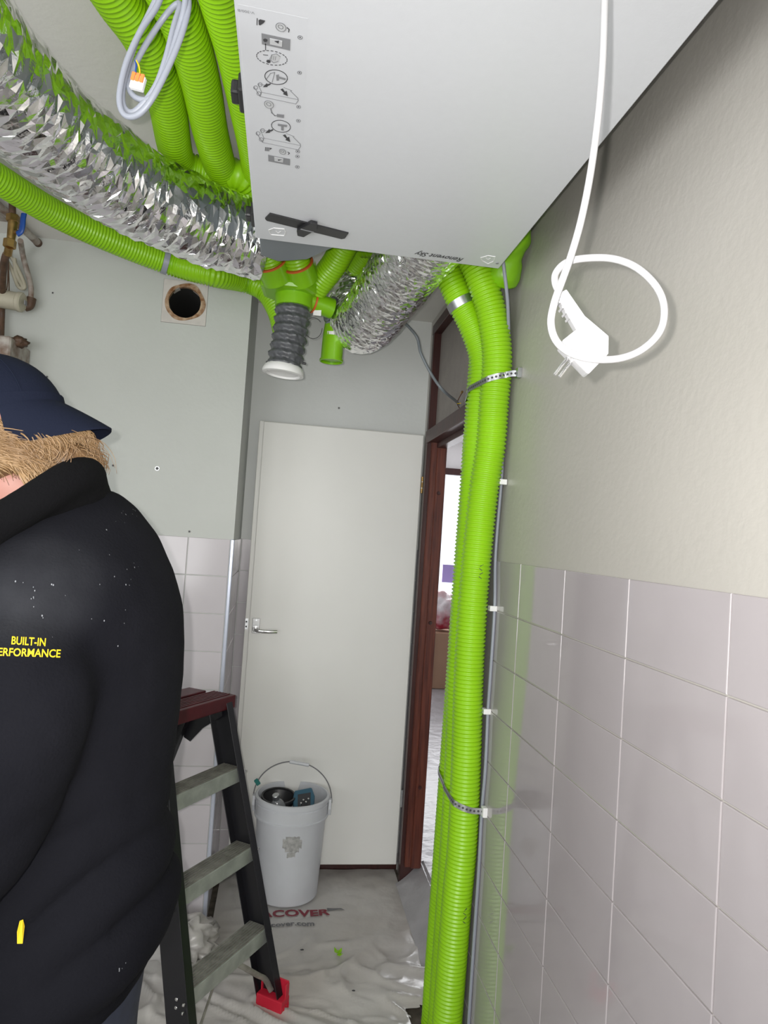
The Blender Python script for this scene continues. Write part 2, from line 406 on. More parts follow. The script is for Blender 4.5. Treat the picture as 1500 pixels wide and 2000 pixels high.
for k in range(n):
    a = 2 * PI * k / n
    r1 = .0625 + .002 * noise.noise(V((math.cos(a) * 3, math.sin(a) * 3, 1)))
    r2 = .077 + .009 * noise.noise(V((math.cos(a) * 1.3, math.sin(a) * 1.3, 4)))
    inn.append((hx + r1 * math.cos(a), hz + r1 * math.sin(a))); out.append((hx + r2 * math.cos(a), hz + r2 * math.sin(a)))
ring_plate(bm, inn, out, YB - .005, YB + .012); obj('mortar_ring', bm, 'rust', fh)
lathe('flue_pipe', [(.0635, 0), (.0635, .36), (0, .36), (0, .364), (.0675, .364), (.0675, 0)], 'soot', fh, 36, axis_mtx((hx, YB + .01, hz), (hx, YB + 1, hz)), closed=True)
place(fh, (hx, YB, hz))
# rawl plugs left in the walls
for k, (px, py, ax, val, r, lab) in enumerate([
        (307, 915, 1, YB, .010, 'metal ring plug in the back wall right of the cap peak'),
        (370, 1038, 1, YB, .006, 'small screw hole just above the back wall tiles'),
        (221, 909, 1, YB, .006, 'small dark hole in the back wall beside the hood collar'),
        (103, 572, 1, YB, .006, 'small dark hole in the back wall left of the round flue hole'),
        (662, 797, 1, YR, .006, 'small dark hole above the cream door'),
        (92, 736, 1, YB, .006, 'small hole in the back wall right above the cap')]):
    p = on(px, py, ax, val); t = thing('rawl_plug', lab, 'wall plug', 'plug holes left in the walls')
    lathe('rim', [(r * .55, 0), (r, 0), (r * .9, .0015), (r * .6, .0015)], 'residue' if k else 'zinc', t, 14, axis_mtx(p + V((0, .0005, 0)), p - V((0, 1, 0))), closed=True)
    cyl('plug_core', p + V((0, .0008, 0)), p - V((0, .0010, 0)), r * .55, 'print', t, 12)
    place(t, p)

# door frame in the right wall (dark mahogany), with transom panel
df = _empty('trim_2'); struct(df, 'dark mahogany door frame with a blank transom panel')
fw = .062
def jamb(y0, y1):
    bx('jamb', (-.012, y0, .0), (.078, y1, 2.50 + .1), 'wood_d', df, .002)
jamb(DY1 - .035, DY1 + .004); jamb(DY0 - .004, DY0 + .05)
bx('jamb_stop', (.004, DY1 - .060, .085), (.070, DY1 - .034, 2.045), 'wood', df, .003)
bx('jamb_lining', (.030, DY1 - .072, .085), (.076, DY1 - .058, 2.045), 'wood', df, .003)
bx('head_rail', (-.014, DY0 - .004, DZ - .045), (.078, DY1 + .004, DZ + .002), 'wood_d', df, .002)
bx('transom_rail', (-.016, DY0, 2.035), (.078, DY1, 2.095), 'wood_d', df, .003)
bx('transom_stop', (.03, DY0 + .05, 2.010), (.078, DY1 - .05, 2.036), 'wood_d', df, .002)
bx('transom_panel', (.022, DY0 + .02, 2.09), (.05, DY1 - .03, DZ - .04), 'transom', df)
for z in (1.80, 1.20, .45):
    p = V((.048, DY1 - .0725, z)); lathe('frame_screw', [(0, 0), (.009, 0), (.008, .003), (0, .002)], 'wood_d', df, 12, axis_mtx(p, p - V((0, 1, 0))))

# cream door, swung open against the alcove
dr = _empty('door_1'); struct(dr, 'cream flush door standing open against the alcove wall')
DX0, DX1, DB, DT, DYF = -.795, -.016, .054, 2.083, 1.408
bx('door_slab', (DX0, DYF + .016, DB), (DX1, DYF + .040, DT), 'door', dr, .0015)
bx('door_panel', (DX0 + .020, DYF, DB + .001), (DX1 - .002, DYF + .0165, DT - .004), 'door', dr, .0025)
bx('latch_plate', (DX0 + .001, DYF + .0145, 1.115), (DX0 + .014, DYF + .0165, 1.165), 'zinc', dr)
for z in (1.128, 1.150): bx('latch_hole', (DX0 + .003, DYF + .0137, z - .004), (DX0 + .010, DYF + .0150, z + .004), 'black', dr)
hp = on(500, 1222, 1, DYF)
dh = bx('door_handle', (hp.x - .017, DYF - .007, hp.z - .035), (hp.x + .017, DYF + .001, hp.z + .035), 'chrome', dr, .0015)
for dz in (.026, -.027): cyl('handle_screw', (hp.x, DYF - .0085, hp.z + dz), (hp.x, DYF - .006, hp.z + dz), .004, 'zinc', dh, 10)
cyl('handle_rose', (hp.x - .004, DYF - .016, hp.z - .014), (hp.x - .004, DYF - .006, hp.z - .014), .011, 'chrome', dh, 20, bev=.002)
tube('handle_lever', [(hp.x - .004, DYF - .014, hp.z - .014), (hp.x + .004, DYF - .045, hp.z - .016), (hp.x + .03, DYF - .052, hp.z - .018),
                      (hp.x + .065, DYF - .053, hp.z - .018), (hp.x + .098, DYF - .047, hp.z - .017)], .0085, 'chrome', dh, 14, .004, scale=(1, .6))
for z in (1.84, .363):
    cyl('door_hinge', (-.012, DYF - .004, z - .04), (-.012, DYF - .004, z + .04), .006, 'brass' if z > 1 else 'zinc', dr, 12, bev=.001)
    for k in (-.015, .015): cyl('hinge_ring', (-.012, DYF - .004, z + k - .001), (-.012, DYF - .004, z + k + .001), .0068, 'zinc', dr, 12)

# ------------------------------------------------------------------ hall beyond the doorway
HZ = .10
hf = struct(bx('floor_hall', (.079, -.5, 0), (3.0, 7.0, HZ), 'film2'))
walls('wall_hall_left', [((-.1, YR + .101, 0), (.079, 7.0, 2.85)), ((.079, -.5, HZ), (.12, DY0 - .03, 2.85)), ((.079, DY0 - .03, DZ + .004), (.11, YR + .12, 2.85))], 'hallwall')
walls('wall_hall_right', [((3.0, -.6, 0), (3.1, 7.0, 2.85))], 'hallwall')
walls('wall_hall_near', [((.1, -.6, 0), (3.0, -.5, 2.85))], 'hallwall')
walls('ceiling_hall', [((.1, -.6, 2.85), (3.1, 7.1, 2.95))], 'hallwall')
walls('wall_hall_far', [((.1, 6.6, 0), (.55, 6.7, 2.85)), ((2.6, 6.6, 0), (3.1, 6.7, 2.85)), ((.55, 6.6, 0), (2.6, 6.7, .80)), ((.55, 6.6, 2.50), (2.6, 6.7, 2.85))], 'hallwall')
w2 = struct(_empty('window_2'), 'bright hall window with a brown head rail')
bx('window_frame', (.55, 6.55, 2.42), (2.6, 6.62, 2.50), 'wood_d', w2)
for x in (.55, 1.62, 2.54): bx('window_frame', (x, 6.58, .80), (x + .06, 6.64, 2.42), 'white', w2)
bx('window_sill', (.5, 6.38, .80), (2.65, 6.62, .85), 'white', w2, .004)
# film ramp over the threshold
bm = bmesh.new(); NR = 26
prev = None
for i in range(NR + 1):
    y = .30 + (DY1 - .04 - .30) * i / NR; row = []
    for j in range(9):
        t = j / 8; x = -.030 + .123 * t; z = .004 + (HZ + .004) * (t ** 1.15) + .004 * noise.noise(V((x * 30, y * 25, 0))) + (.006 * noise.noise(V((x * 9, y * 9, 3))))
        row.append(bm.verts.new((x, y, max(z, .004))))
    if prev:
        for a in range(8): bm.faces.new((prev[a], prev[a + 1], row[a + 1], row[a]))
    prev = row
rf = obj('threshold_film', bm, 'film2', None, True); tag(rf, 'grey dotted protective film sloping up over the threshold beside the green ducts', 'film')
# things in the hall
t = thing('cardboard_box', 'plain brown cardboard box in the bright room beyond the doorway', 'box')
bx('carton', (.86, 5.0, HZ + .002), (1.5, 5.45, .66), 'card', t, .004)
pr('flap', [(0, 0), (.62, 0), (.58, .16), (.04, .16)], 0, .005, 'card', t, frame_mtx(V((.87, 5.44, .66)), V((1, 0, 0)), V((0, .5, .866)), V((0, -.866, .5))))
place(t, (1.18, 5.2, HZ))
bm = bmesh.new(); bmesh.ops.create_icosphere(bm, subdivisions=4, radius=1)
for v in bm.verts:
    n_ = noise.noise(v.co * 2.4) * .3 + noise.noise(v.co * 6) * .1
    k = 1 + n_ ; v.co = V((v.co.x * .21 * k, v.co.y * .17 * k, v.co.z * .18 * k * (.8 if v.co.z < 0 else 1.25)))
    v.co += V((1.05, 5.2, .82)); v.co.z = max(v.co.z, .675)
tag(obj('shopping_bag', bm, 'redbag', None, True), 'red and white plastic bag on top of the cardboard box', 'bag')
t = bx('notice', (1.33, 6.53, 1.08), (1.80, 6.545, 1.30), 'purple'); tag(t, 'pale purple sheet against the bright window beyond the doorway', 'notice')
t = thing('waste_bin', 'small dark round object on the film in the far room', 'bin')
lathe('bin_body', [(0, 0), (.055, 0), (.07, .03), (.07, .11), (.062, .11), (.055, .02), (0, .015)], 'black', t, 20, Matrix.Translation((.40, 3.05, HZ + .003)))
lathe('bin_rim', [(.064, .106), (.075, .108), (.075, .118), (.064, .118)], 'black', t, 20, Matrix.Translation((.40, 3.05, HZ + .003)), closed=True)
place(t, (.40, 3.05, HZ))

# ------------------------------------------------------------------ floor film
bm = bmesh.new(); nx, ny = 230, 400; rows = []
def film_h(x, y):
    h = 0.0
    w1 = noise.noise(V((x * 2.1 + y * .8, y * 2.3, 1.7)))
    a = 1 - abs(noise.noise(V((x * 3.2 + w1 * 1.6, y * 4.2 - w1, .3)))) * 2
    b = 1 - abs(noise.noise(V((x * 7 + w1 * 2, y * 6, 5.3)))) * 2
    near = .75 * min(1, max(0, (.98 - y) / .4))
    h += max(0, a - .70) * .085 * (.05 + near) + max(0, b - .66) * .045 * (.05 + near) + max(0, 1 - abs(noise.noise(V((x * 11 + w1 * 3, y * 9, 2.2)))) * 2 - .72) * .020 * (.06 + near) + .003 * (1 + noise.noise(V((x * 16, y * 16, 0)))) 
    return h * (0.3 if (x + .53) ** 2 + (y - 1.27) ** 2 < .05 else 1)
for j in range(ny + 1):
    y = -2.4 + (YR - .02 + 2.4) * j / ny; row = []
    for i in range(nx + 1):
        x = -2.3 + 2.285 * i / nx
        row.append(bm.verts.new((x, y, film_h(x, y))))
    rows.append(row)
for j in range(ny):
    for i in range(nx):
        c = rows[j][i].co
        yy = c.y; xx = c.x
        if xx < XB + .02 and yy > YB - .02: continue
        tear = noise.noise(V((xx * 14, yy * 14, 9))) * .03
        if xx > -.135 + tear and -.2 < yy < .50 + tear: continue
        bm.faces.new((rows[j][i], rows[j][i + 1], rows[j + 1][i + 1], rows[j + 1][i]))
bmesh.ops.delete(bm, geom=[v for v in bm.verts if not v.link_faces], context='VERTS')
film = obj('floor_film', bm, 'film', None, True); tag(film, 'creased white protective film with printed lettering spread over the floor', 'floor film')
fb = BVHTree.FromPolygons([v.co for v in film.data.vertices], [tuple(p.vertices) for p in film.data.polygons])
def drape(o, off=.0035):
    for v in o.data.vertices:
        h = fb.ray_cast(V((v.co.x, v.co.y, .5)), V((0, 0, -1)))
        if h[0]: v.co.z = h[0].z + off
a = on(480, 1797, 2, 0); b = on(655, 1797, 2, 0)
drape(text('red_lettering', 'MACOVER', .05, V((b.x - .36, 1.072, .01)), (1, .0, 0), (0, 1, 0), 'redprint', film, width=.34, height=.052, bold=.0016, wob=.002))
drape(text('grey_lettering', '.primacover.com', .04, V((b.x - .365, .990, .01)), (1, .0, 0), (0, 1, 0), 'greyprint', film, width=.275, height=.042, bold=.0012, wob=.003))
pa = [(0, 0), (.05, .012), (.075, .006), (.06, .022), (.03, .02), (.0, .03)]
o = pr('printed_mark', pa, 0, .0002, 'greyprint', film, Matrix.Translation((b.x - .03, 1.105, .01))); drape(o)

# crumpled film heap behind the ladder
bm = bmesh.new(); bmesh.ops.create_icosphere(bm, subdivisions=4, radius=1)
for v in bm.verts:
    k = 1 + .5 * abs(noise.noise(v.co * 2.4)) + .35 * noise.noise(v.co * 6)
    v.co = V((-.93 + v.co.x * .13 * k, .86 + v.co.y * .08 * k, max(.008, .035 + v.co.z * .085 * k)))
tag(obj('crumpled_film', bm, 'film', None, True), 'crumpled heap of film on the floor behind the stepladder', 'film')
# scrap of green duct
sc = on(660, 1866, 2, 0.005); bm = bmesh.new()
for i in range(3):
    a = -.7 + i * 1.5; u = V((math.cos(a), math.sin(a), 0)) * .022; w = V((-u.y, u.x, 0)) * .35
    q = [V(sc) - w, V(sc) + u * .6 - w * .8, V(sc) + u + V((0, 0, .010)), V(sc) + u * .55 + w, V(sc) + w]
    top = [bm.verts.new(p + V((0, 0, .007 + i * .003))) for p in q]; bot = [bm.verts.new(p + V((0, 0, .0045 + i * .003))) for p in q]
    bm.faces.new(top); bm.faces.new(bot[::-1])
    for k in range(5): bm.faces.new((top[k], top[(k + 1) % 5], bot[(k + 1) % 5], bot[k]))
tag(obj('duct_scrap', bm, 'green'), 'small bright green scrap of duct lying on the floor film', 'scrap')
for px, py, w_ in ((478, 1862, 'left of the right ladder rail'), (560, 1902, 'just right of the ladder foot'), (735, 1912, 'nearest the green wall ducts'), (590, 1855, 'left of the green scrap'), (690, 1935, 'below the green scrap, at the picture bottom')):
    c = on(px, py, 2, .012)
    bm = bmesh.new(); bmesh.ops.create_icosphere(bm, subdivisions=1, radius=.0045)
    for v in bm.verts: v.co = V((v.co.x * 1.8, v.co.y, v.co.z * .5)) * (1 + .4 * noise.noise(v.co * 400)) + c
    tag(obj('debris_crumb', bm, 'print'), 'tiny dark crumb on the floor film ' + w_, 'debris', 'crumbs on the floor film')

# ------------------------------------------------------------------ ventilation unit
UZ = 2.316; UX0, UX1, UY1, UY0 = -.774, -.130, -.055, -1.245
un = thing('ventilation_unit', 'flat white ventilation unit hung from the ceiling, seen from below', 'ventilation unit')
bx('cover', (UX0, UY0, UZ), (UX1, UY1, UZ + .045), 'unit', un, .003)
bx('casing', (UX0 + .006, UY0 + .006, UZ + .045), (UX1 - .006, UY1 - .006, UZ + .30), 'printg', un, .006)
for y in (-.25, -1.05): bx('hanging_bracket', (UX0 + .02, y - .02, UZ + .299), (UX1 - .02, y + .02, CE + .002), 'zinc', un)
def up(px, py): 
    p = on(px, py, 2, UZ); return p
def decal(bm, pxs, t=.0006, z=0):
    pts = [up(*p) for p in pxs]
    a = [bm.verts.new((p.x, p.y, UZ - z)) for p in pts]; b = [bm.verts.new((p.x, p.y, UZ - z - t)) for p in pts]
    bm.faces.new(a); bm.faces.new(b[::-1]); n = len(a)
    for i in range(n): bm.faces.new((a[i], a[(i + 1) % n], b[(i + 1) % n], b[i]))
def stroke(bm, pxs, w, closed=False, t=.0005, z=.0004):
    pts = [V((up(*p).x, up(*p).y, 0)) for p in pxs]
    if closed: pts.append(pts[0])
    for a, b in zip(pts, pts[1:]):
        d = (b - a); 
        if d.length < 1e-6: continue
        d.normalize(); s = V((-d.y, d.x, 0)) * w / 2; e = d * w * .3
        q = [a - s - e, b - s + e, b + s + e, a + s - e]
        v1 = [bm.verts.new((p.x, p.y, UZ - z)) for p in q]; v2 = [bm.verts.new((p.x, p.y, UZ - z - t)) for p in q]
        bm.faces.new(v1); bm.faces.new(v2[::-1])
        for i in range(4): bm.faces.new((v1[i], v1[(i + 1) % 4], v2[(i + 1) % 4], v2[i]))
def Z(x, y): return (440 + x / 3.846, y / 3.846)      # coordinates read in an enlarged crop
lab = bmesh.new(); decal(lab, [Z(95, 30), Z(620, 140), Z(582, 1275), Z(205, 1215)], .00015)
lab = obj('instruction_label', lab, 'label', un)
g = bmesh.new(); d = bmesh.new(); l = bmesh.new()
decal(g, [Z(272, 246), Z(489, 292), Z(487, 376), Z(275, 328)], z=.0004); decal(l, [Z(335, 282), Z(428, 302), Z(426, 345), Z(336, 326)], z=.0010)
decal(d, [Z(370, 300), Z(405, 296), Z(400, 318)], z=.0016); decal(d, [Z(285, 290), Z(300, 283), Z(318, 292), Z(316, 304), Z(300, 310), Z(288, 302)], z=.0010)
decal(g, [Z(322, 1160), Z(487, 1192), Z(486, 1240), Z(324, 1208)], z=.0004); decal(l, [Z(368, 1174), Z(436, 1188), Z(434, 1216), Z(370, 1204)], z=.0010)
decal(d, [Z(396, 1192), Z(424, 1192), Z(398, 1200)], z=.0016)
decal(d, [Z(250, 150), Z(262, 143), Z(300, 152), Z(290, 168), Z(262, 186), Z(252, 182)], z=.0004); stroke(d, [Z(240, 136), Z(238, 184)], .0012)
for k in range(4): stroke(d, [Z(302 + k * 9, 1104 + k), Z(300 + k * 9, 1130 + k)], .0011)
decal(d, [Z(334, 1108), Z(350, 1112), Z(336, 1122)], z=.0004)
def ell(cx, cy, a, b, rot=.18, n=22, ph=0):
    return [Z(cx + a * math.cos(t) * math.cos(rot) - b * math.sin(t) * math.sin(rot), cy + a * math.cos(t) * math.sin(rot) + b * math.sin(t) * math.cos(rot)) for t in [2 * PI * k / n for k in range(n)]]
for k in range(0, 44, 2):
    e = ell(350, 432, 116, 52, n=44); stroke(d, [e[k], e[(k + 1) % 44]], .0011)
stroke(d, ell(382, 577, 86, 54), .0011, True); stroke(d, ell(418, 946, 72, 44), .0011, True)
for x, y in ((562, 278), (558, 543), (551, 800), (549, 905), (544, 1135), (542, 1173), (541, 1252)):
    s_ = 17 if y < 300 else 15
    stroke(g, ell(x, y, s_, s_ * .75, n=14), .0008, True); decal(d, ell(x, y, 5, 4, n=6), z=.0004)
# knobs, hands and air boxes
for cx, cy, s_ in ((418, 198, 1), (328, 780, .9), (430, 1135, .62)):
    decal(l, ell(cx, cy, 40 * s_, 30 * s_, .5, 16), z=.0006); stroke(g, ell(cx, cy, 40 * s_, 30 * s_, .5, 16), .0009, True, z=.0010)
    stroke(g, ell(cx - 2, cy - 4, 20 * s_, 13 * s_, .5, 12), .0008, True, z=.0012)
for pts in ([(465, 205), (480, 218), (476, 238)], [(470, 1140), (482, 1148), (474, 1158)]): stroke(d, [Z(*p) for p in pts], .0014)
stroke(d, [Z(303, 372), Z(302, 330)], .0012); decal(d, [Z(297, 334), Z(308, 334), Z(302, 318)], z=.0004)
decal(d, ell(325, 457, 16, 11), z=.0006); decal(l, [Z(335, 440), Z(350, 405), Z(385, 398), Z(412, 420), Z(395, 455), Z(362, 465)], z=.0005)
stroke(g, [Z(335, 440), Z(350, 405), Z(385, 398), Z(412, 420)], .0009, z=.001); stroke(g, [Z(395, 455), Z(362, 465), Z(335, 440)], .0009, z=.001)
for k in range(3): stroke(g, [Z(352 + k * 14, 412 + k * 3), Z(346 + k * 14, 440 + k * 3)], .0007, z=.001)
stroke(d, [Z(285, 408), Z(320, 412)], .0008)
for oy, q in ((0, 1), (345, .97)):
    P = lambda x, y: Z(x + (18 if oy else 0), y + oy)
    stroke(g, [P(215, 650), P(262, 722), P(530, 778), P(548, 752), P(545, 735), P(490, 680)], .0009)
    stroke(g, [P(262, 722), P(272, 690), P(545, 745)], .0008); stroke(g, [P(272, 690), P(245, 628), P(330, 640)], .0008); stroke(g, [P(440, 655), P(500, 678)], .0008)
    for cx, cy in ((228, 655), (262, 632), (252, 700)): stroke(g, ell(cx + (18 if oy else 0), cy + oy, 15, 14, n=12), .0008, True)
    decal(d, [P(415, 668), P(432, 662), P(448, 686), P(462, 680), P(470, 718), P(434, 702), P(442, 694)], z=.0006)
    decal(d, [P(340, 622), P(318, 630), P(312, 622), P(284, 650), P(318, 648), P(318, 640), P(342, 630)], z=.0006)
decal(g, [Z(382, 560), Z(402, 556), Z(404, 600), Z(386, 602)], z=.0005); decal(g, [Z(405, 570), Z(455, 585), Z(452, 598), Z(405, 585)], z=.0006)
stroke(g, [Z(310, 590), Z(340, 548), Z(372, 540), Z(352, 615)], .0009); decal(g, [Z(420, 935), Z(440, 938), Z(438, 978), Z(420, 974)], z=.0005)
decal(g, [Z(395, 925), Z(465, 935), Z(462, 950), Z(395, 940)], z=.0007)
stroke(g, [Z(338, 800), Z(350, 845), Z(372, 866), Z(400, 864)], .002); decal(g, [Z(388, 852), Z(442, 858), Z(440, 882), Z(388, 874)], z=.0006)
for nm_, b_, m_ in (('printed_panel', g, 'printg'), ('printed_symbol', d, 'print'), ('printed_shade', l, 'printl')): obj(nm_, b_, m_, lab)['kind'] = 'stuff'
p1 = up(476, 17); text('serial_print', 'V-300/B', .01, V((up(497, 22).x, up(497, 22).y, UZ)), (-1, 0, 0), (0, 1, 0), 'printg', un, width=.024, height=.005, off=.0008)
# black latches
def channel(name, c0, c1, w, parent):
    """black latch: bevelled bar with a turn knob in its middle"""
    c0, c1 = V(c0), V(c1); x = (c1 - c0).normalized(); y = V((0, 0, -1)).cross(x); L = (c1 - c0).length
    m0 = frame_mtx(c0, x, y, V((0, 0, -1)))
    bar = pr(name, [(0, -w * .30), (L * .02, w * .5), (L * .99, w * .5), (L, -w * .30), (L * .97, -w * .5), (L * .03, -w * .5)], -.001, .0035, 'black', parent, m0, .0008)
    pr('latch_knob', [(L * .40, -w * .5), (L * .44, -w * 1.05), (L * .52, -w * 1.05), (L * .55, -w * .45), (L * .60, w * .45), (L * .56, w * 1.05), (L * .48, w * 1.05), (L * .45, w * .5)], .003, .012, 'black', bar, m0, .0015)
    pr('latch_groove', [(L * .42, -.002), (L * .58, -.002), (L * .58, .002), (L * .42, .002)], .0118, .0128, 'printg', bar, m0)
    return bar
channel('latch', V((up(520, 421).x, up(520, 421).y, UZ)), V((up(677, 460).x, up(677, 460).y, UZ)), .040, un)
for y in (-.60, -.125):
    lt = bx('side_latch', (UX0 - .010, y - .035, UZ + .012), (UX0 + .004, y + .035, UZ + .045), 'black', un, .003)
    bx('side_latch_knob', (UX0 - .024, y - .014, UZ + .018), (UX0 - .008, y + .022, UZ + .044), 'black', lt, .005, seg=2)
for cx, cy in ((543, 454), (953, 506)):
    b = bmesh.new(); q = [(-18, -5), (-8, -9), (12, -7), (15, -1), (12, 6), (-14, 4)]
    if cx > 900: q = [(-14, -3), (-11, 3), (0, 9), (11, 4), (14, -5), (0, -7)]
    stroke(b, [(cx + x, cy + y) for x, y in q], .0016, True, t=.0012, z=0); stroke(b, [(cx - 4, cy - 3), (cx, cy + 1), (cx + 5, cy - 2)], .0010, t=.0010, z=0)
    obj('embossed_emblem', b, 'white', un)
p = up(907, 503); q = up(812, 489)
text('script_lettering', 'Renovent Sky', .02, V((p.x, p.y - .004, UZ)), (q - p), (0, 1, 0), 'print', un, width=(q - p).length, height=.034, shear=.45, bold=.0003, off=.0007)
p = up(975, 515); cyl('cover_screw', V((p.x - .006, p.y - .002, UZ + .001)), V((p.x - .006, p.y - .002, UZ - .0015)), .0038, 'printg', un, 14)
# grey outlet spigot at the far end, carrying the left foil duct
pr('outlet_spigot', [(-.768, -.056), (-.60, -.056), (-.575, -.01), (-.64, .09), (-.72, .13), (-.768, .10)], 2.335, 2.56, 'cable_d', un, None, .004)
lathe('outlet_collar', [(.075, 0), (.085, 0), (.085, .05), (.075, .05)], 'cable_d', un, 30, axis_mtx((-.29, -.058, 2.445), (-.29, .30, 2.445)), closed=True)
place(un, (-.45, -.65, UZ))

# ------------------------------------------------------------------ green corrugated ducts
DR = .0455
gA = [(925, 510), (945, 560), (962, 620), (973, 700), (970, 790), (959, 870), (945, 960), (932, 1080), (922, 1200), (915, 1330), (910, 1500), (903, 1650), (893, 1750), (885, 1850), (873, 2000)]
A = [at(x, y, 2.08) for x, y in gA]
for p in A: p.x = min(p.x, -.052)
A = [V((-.44, .40, 2.585)), V((-.33, .33, 2.58)), V((-.235, .24, 2.53)), V((-.18, .185, 2.475))] + A + [V((-.058, .255, .008))]
def duct(pts, label, R=DR, group=None, pitch=.0122, m='green'):
    o = corrugated('corrugated_duct', pts, R, m, pitch=pitch); tag(o, label, 'duct', group); return o
dA = duct(A, 'front lime green corrugated duct running down the right wall to the floor, nearest the tiles')
gB = [(862, 505), (880, 545), (901, 590), (925, 640), (944, 700), (943, 760), (939, 800), (930, 900), (924, 1000), (916, 1100), (908, 1200), (901, 1330), (896, 1500), (884, 1700), (870, 1900), (863, 2000)]
B = [at(x, y, 2.16) for x, y in gB]
for p in B: p.x = min(p.x, -.050)
B = [V((-.60, .50, 2.59)), V((-.48, .46, 2.59)), V((-.38, .36, 2.575)), V((-.30, .29, 2.53))] + B + [V((-.062, .335, .008))]
dB = duct(B, 'middle lime green corrugated duct of the wall bundle, wearing a metal band at its bend')
gC = [(895, 545), (922, 585), (945, 640), (951, 700), (948, 760), (941, 800), (931, 900), (921, 1000), (913, 1100), (906, 1200), (898, 1330), (886, 1500), (873, 1700), (856, 1900), (849, 2000)]
Cc = [at(x, y, 2.25) for x, y in gC]
for p in Cc: p.x = min(p.x, -.050)
Cc = [V((-.45, .56, 2.60)), V((-.36, .52, 2.59)), V((-.27, .44, 2.56))] + Cc + [V((-.066, .425, .008))]
dC = duct(Cc, 'rearmost lime green corrugated duct of the wall bundle, nearest the doorway')
def gl(pts, z=2.595): return [on(x, y, 2, z) for x, y in pts]
tail1 = [V((-.92, .20, 2.585)), V((-.85, .33, 2.56)), V((-.785, .43, 2.51)), V((-.750, .495, 2.458))]
tail2 = [V((-.84, .18, 2.585)), V((-.755, .33, 2.565)), V((-.695, .43, 2.52)), V((-.662, .50, 2.468))]
duct(gl([(110, -190), (180, -80), (232, 3), (277, 67), (310, 143), (328, 213), (353, 320)]) + tail1, 'leftmost of the green ceiling ducts, passing behind the grey cable coil')
duct(gl([(240, -190), (295, -80), (340, 10), (370, 83), (393, 167), (413, 267), (437, 337)]) + tail2, 'middle green duct of the three along the ceiling left of the white unit')
duct(gl([(385, -190), (412, -80), (437, 10), (462, 100), (482, 200), (500, 300)]) + [on(506, 372, 2, 2.595), on(507, 430, 2, 2.595)], 'green duct along the ceiling pressed closest to the left edge of the white unit')
# long duct on the ceiling over the back wall
D = [on(-170, 240, 2, 2.58), on(-80, 300, 2, 2.58), on(0, 352, 2, 2.58), on(100, 413, 2, 2.58), on(200, 461, 2, 2.575), on(322, 510, 2, 2.56), on(415, 536, 2, 2.53), at(475, 548, 2.74), at(517, 566, 2.74), at(543, 605, 2.72), at(556, 650, 2.70)]
dD = duct(D, 'long green duct curving along the back wall below the left foil duct')
dk = catmull(D, .02)
pk = min(dk, key=lambda p: (p - on(322, 512, 2, 2.56)).length); ik = dk.index(pk)
vs, fs = tube_data([dk[ik - 1] * .4 + pk * .6, pk * .4 + dk[ik + 1] * .6], DR + .002, 28, True)
tag(obj('duct_clip', mesh('duct_clip', vs, fs), 'cable', None, True, .8), 'grey clip round the long green duct at the back wall', 'clip')
# short duct from behind the unit to the manifold and the smooth elbow
duct([(-.42, .34, 2.585), (-.50, .42, 2.56), (-.545, .52, 2.50), (-.60, .60, 2.44)], 'short green duct curving from behind the unit down to the manifold')
duct([(-.36, .44, 2.60), (-.42, .62, 2.60), (-.49, .78, 2.52), (-.515, .84, 2.44)], 'short green duct dropping between the manifold and the centre foil duct')

# manifold
mf = thing('duct_manifold', 'green moulded duct manifold with orange seals above the grey hose', 'manifold')
pr('body', [(-.79, .53), (-.72, .50), (-.63, .50), (-.595, .55), (-.605, .68), (-.72, .69), (-.78, .64)], 2.400, 2.455, 'green_s', mf, None, .014)
cyl('neck', (-.672, .60, 2.36), (-.672, .60, 2.42), .064, 'green_s', mf, 30, .068)
for p, q in ((tail1[-1], tail1[-2]), (tail2[-1], tail2[-2])):
    dd = (q - p).normalized(); a = p + dd * .012
    cyl('collar', p - dd * .05, a, .052, 'green_s', mf, 28)
    lathe('seal_ring', [(.046, 0), (.054, 0), (.054, .006), (.046, .006)], 'ring', mf, 28, axis_mtx(a, a + dd), closed=True)
pr('mounting_flap', [(0, 0), (.055, 0), (.055, .012), (.015, .02), (.0, .07)], 0, .008, 'green_s', mf, frame_mtx(V((-.61, .56, 2.45)), V((1, 0, 0)), V((0, 0, 1)), V((0, -1, 0))))
cyl('side_branch', (-.62, .62, 2.40), (-.535, .65, 2.39), .036, 'green_s', mf, 24)
lathe('seal_ring', [(.036, 0), (.041, 0), (.041, .006), (.036, .006)], 'ring', mf, 28, axis_mtx((-.606, .625, 2.399), (-.535, .65, 2.39)), closed=True)
p = at(621, 601, 2.40); bx('sticker', (p.x - .014, .612, p.z - .012), (p.x + .014, .614, p.z + .012), 'white', mf)
place(mf, (-.672, .60, 2.36))
# grey dark fitting between green pipes
gf = thing('grey_fitting', 'dark grey pipe fitting between the green manifold and the centre foil duct', 'fitting')
cyl('fitting_body', (-.545, .70, 2.405), (-.455, .74, 2.395), .045, 'cable_d', gf, 24, bev=.004)
cyl('fitting_nozzle', (-.49, .75, 2.46), (-.51, .72, 2.34), .044, 'cable_d', gf, 24, bev=.003)
for t_ in (0, .05): lathe('fitting_ring', [(.043, 0), (.049, 0), (.049, .01), (.043, .01)], 'flex', gf, 24, axis_mtx((-.54 + t_, .702 + t_ * .4, 2.404), (-.455, .74, 2.395)), closed=True)
place(gf, (-.5, .72, 2.35))
gp = thing('green_pipe_stub', 'smooth green pipe stub hanging left of the centre foil duct', 'pipe')
tube('pipe', [(-.512, .73, 2.37), (-.518, .72, 2.30), (-.520, .72, 2.22)], .040, 'green_s', gp, 26, .01)
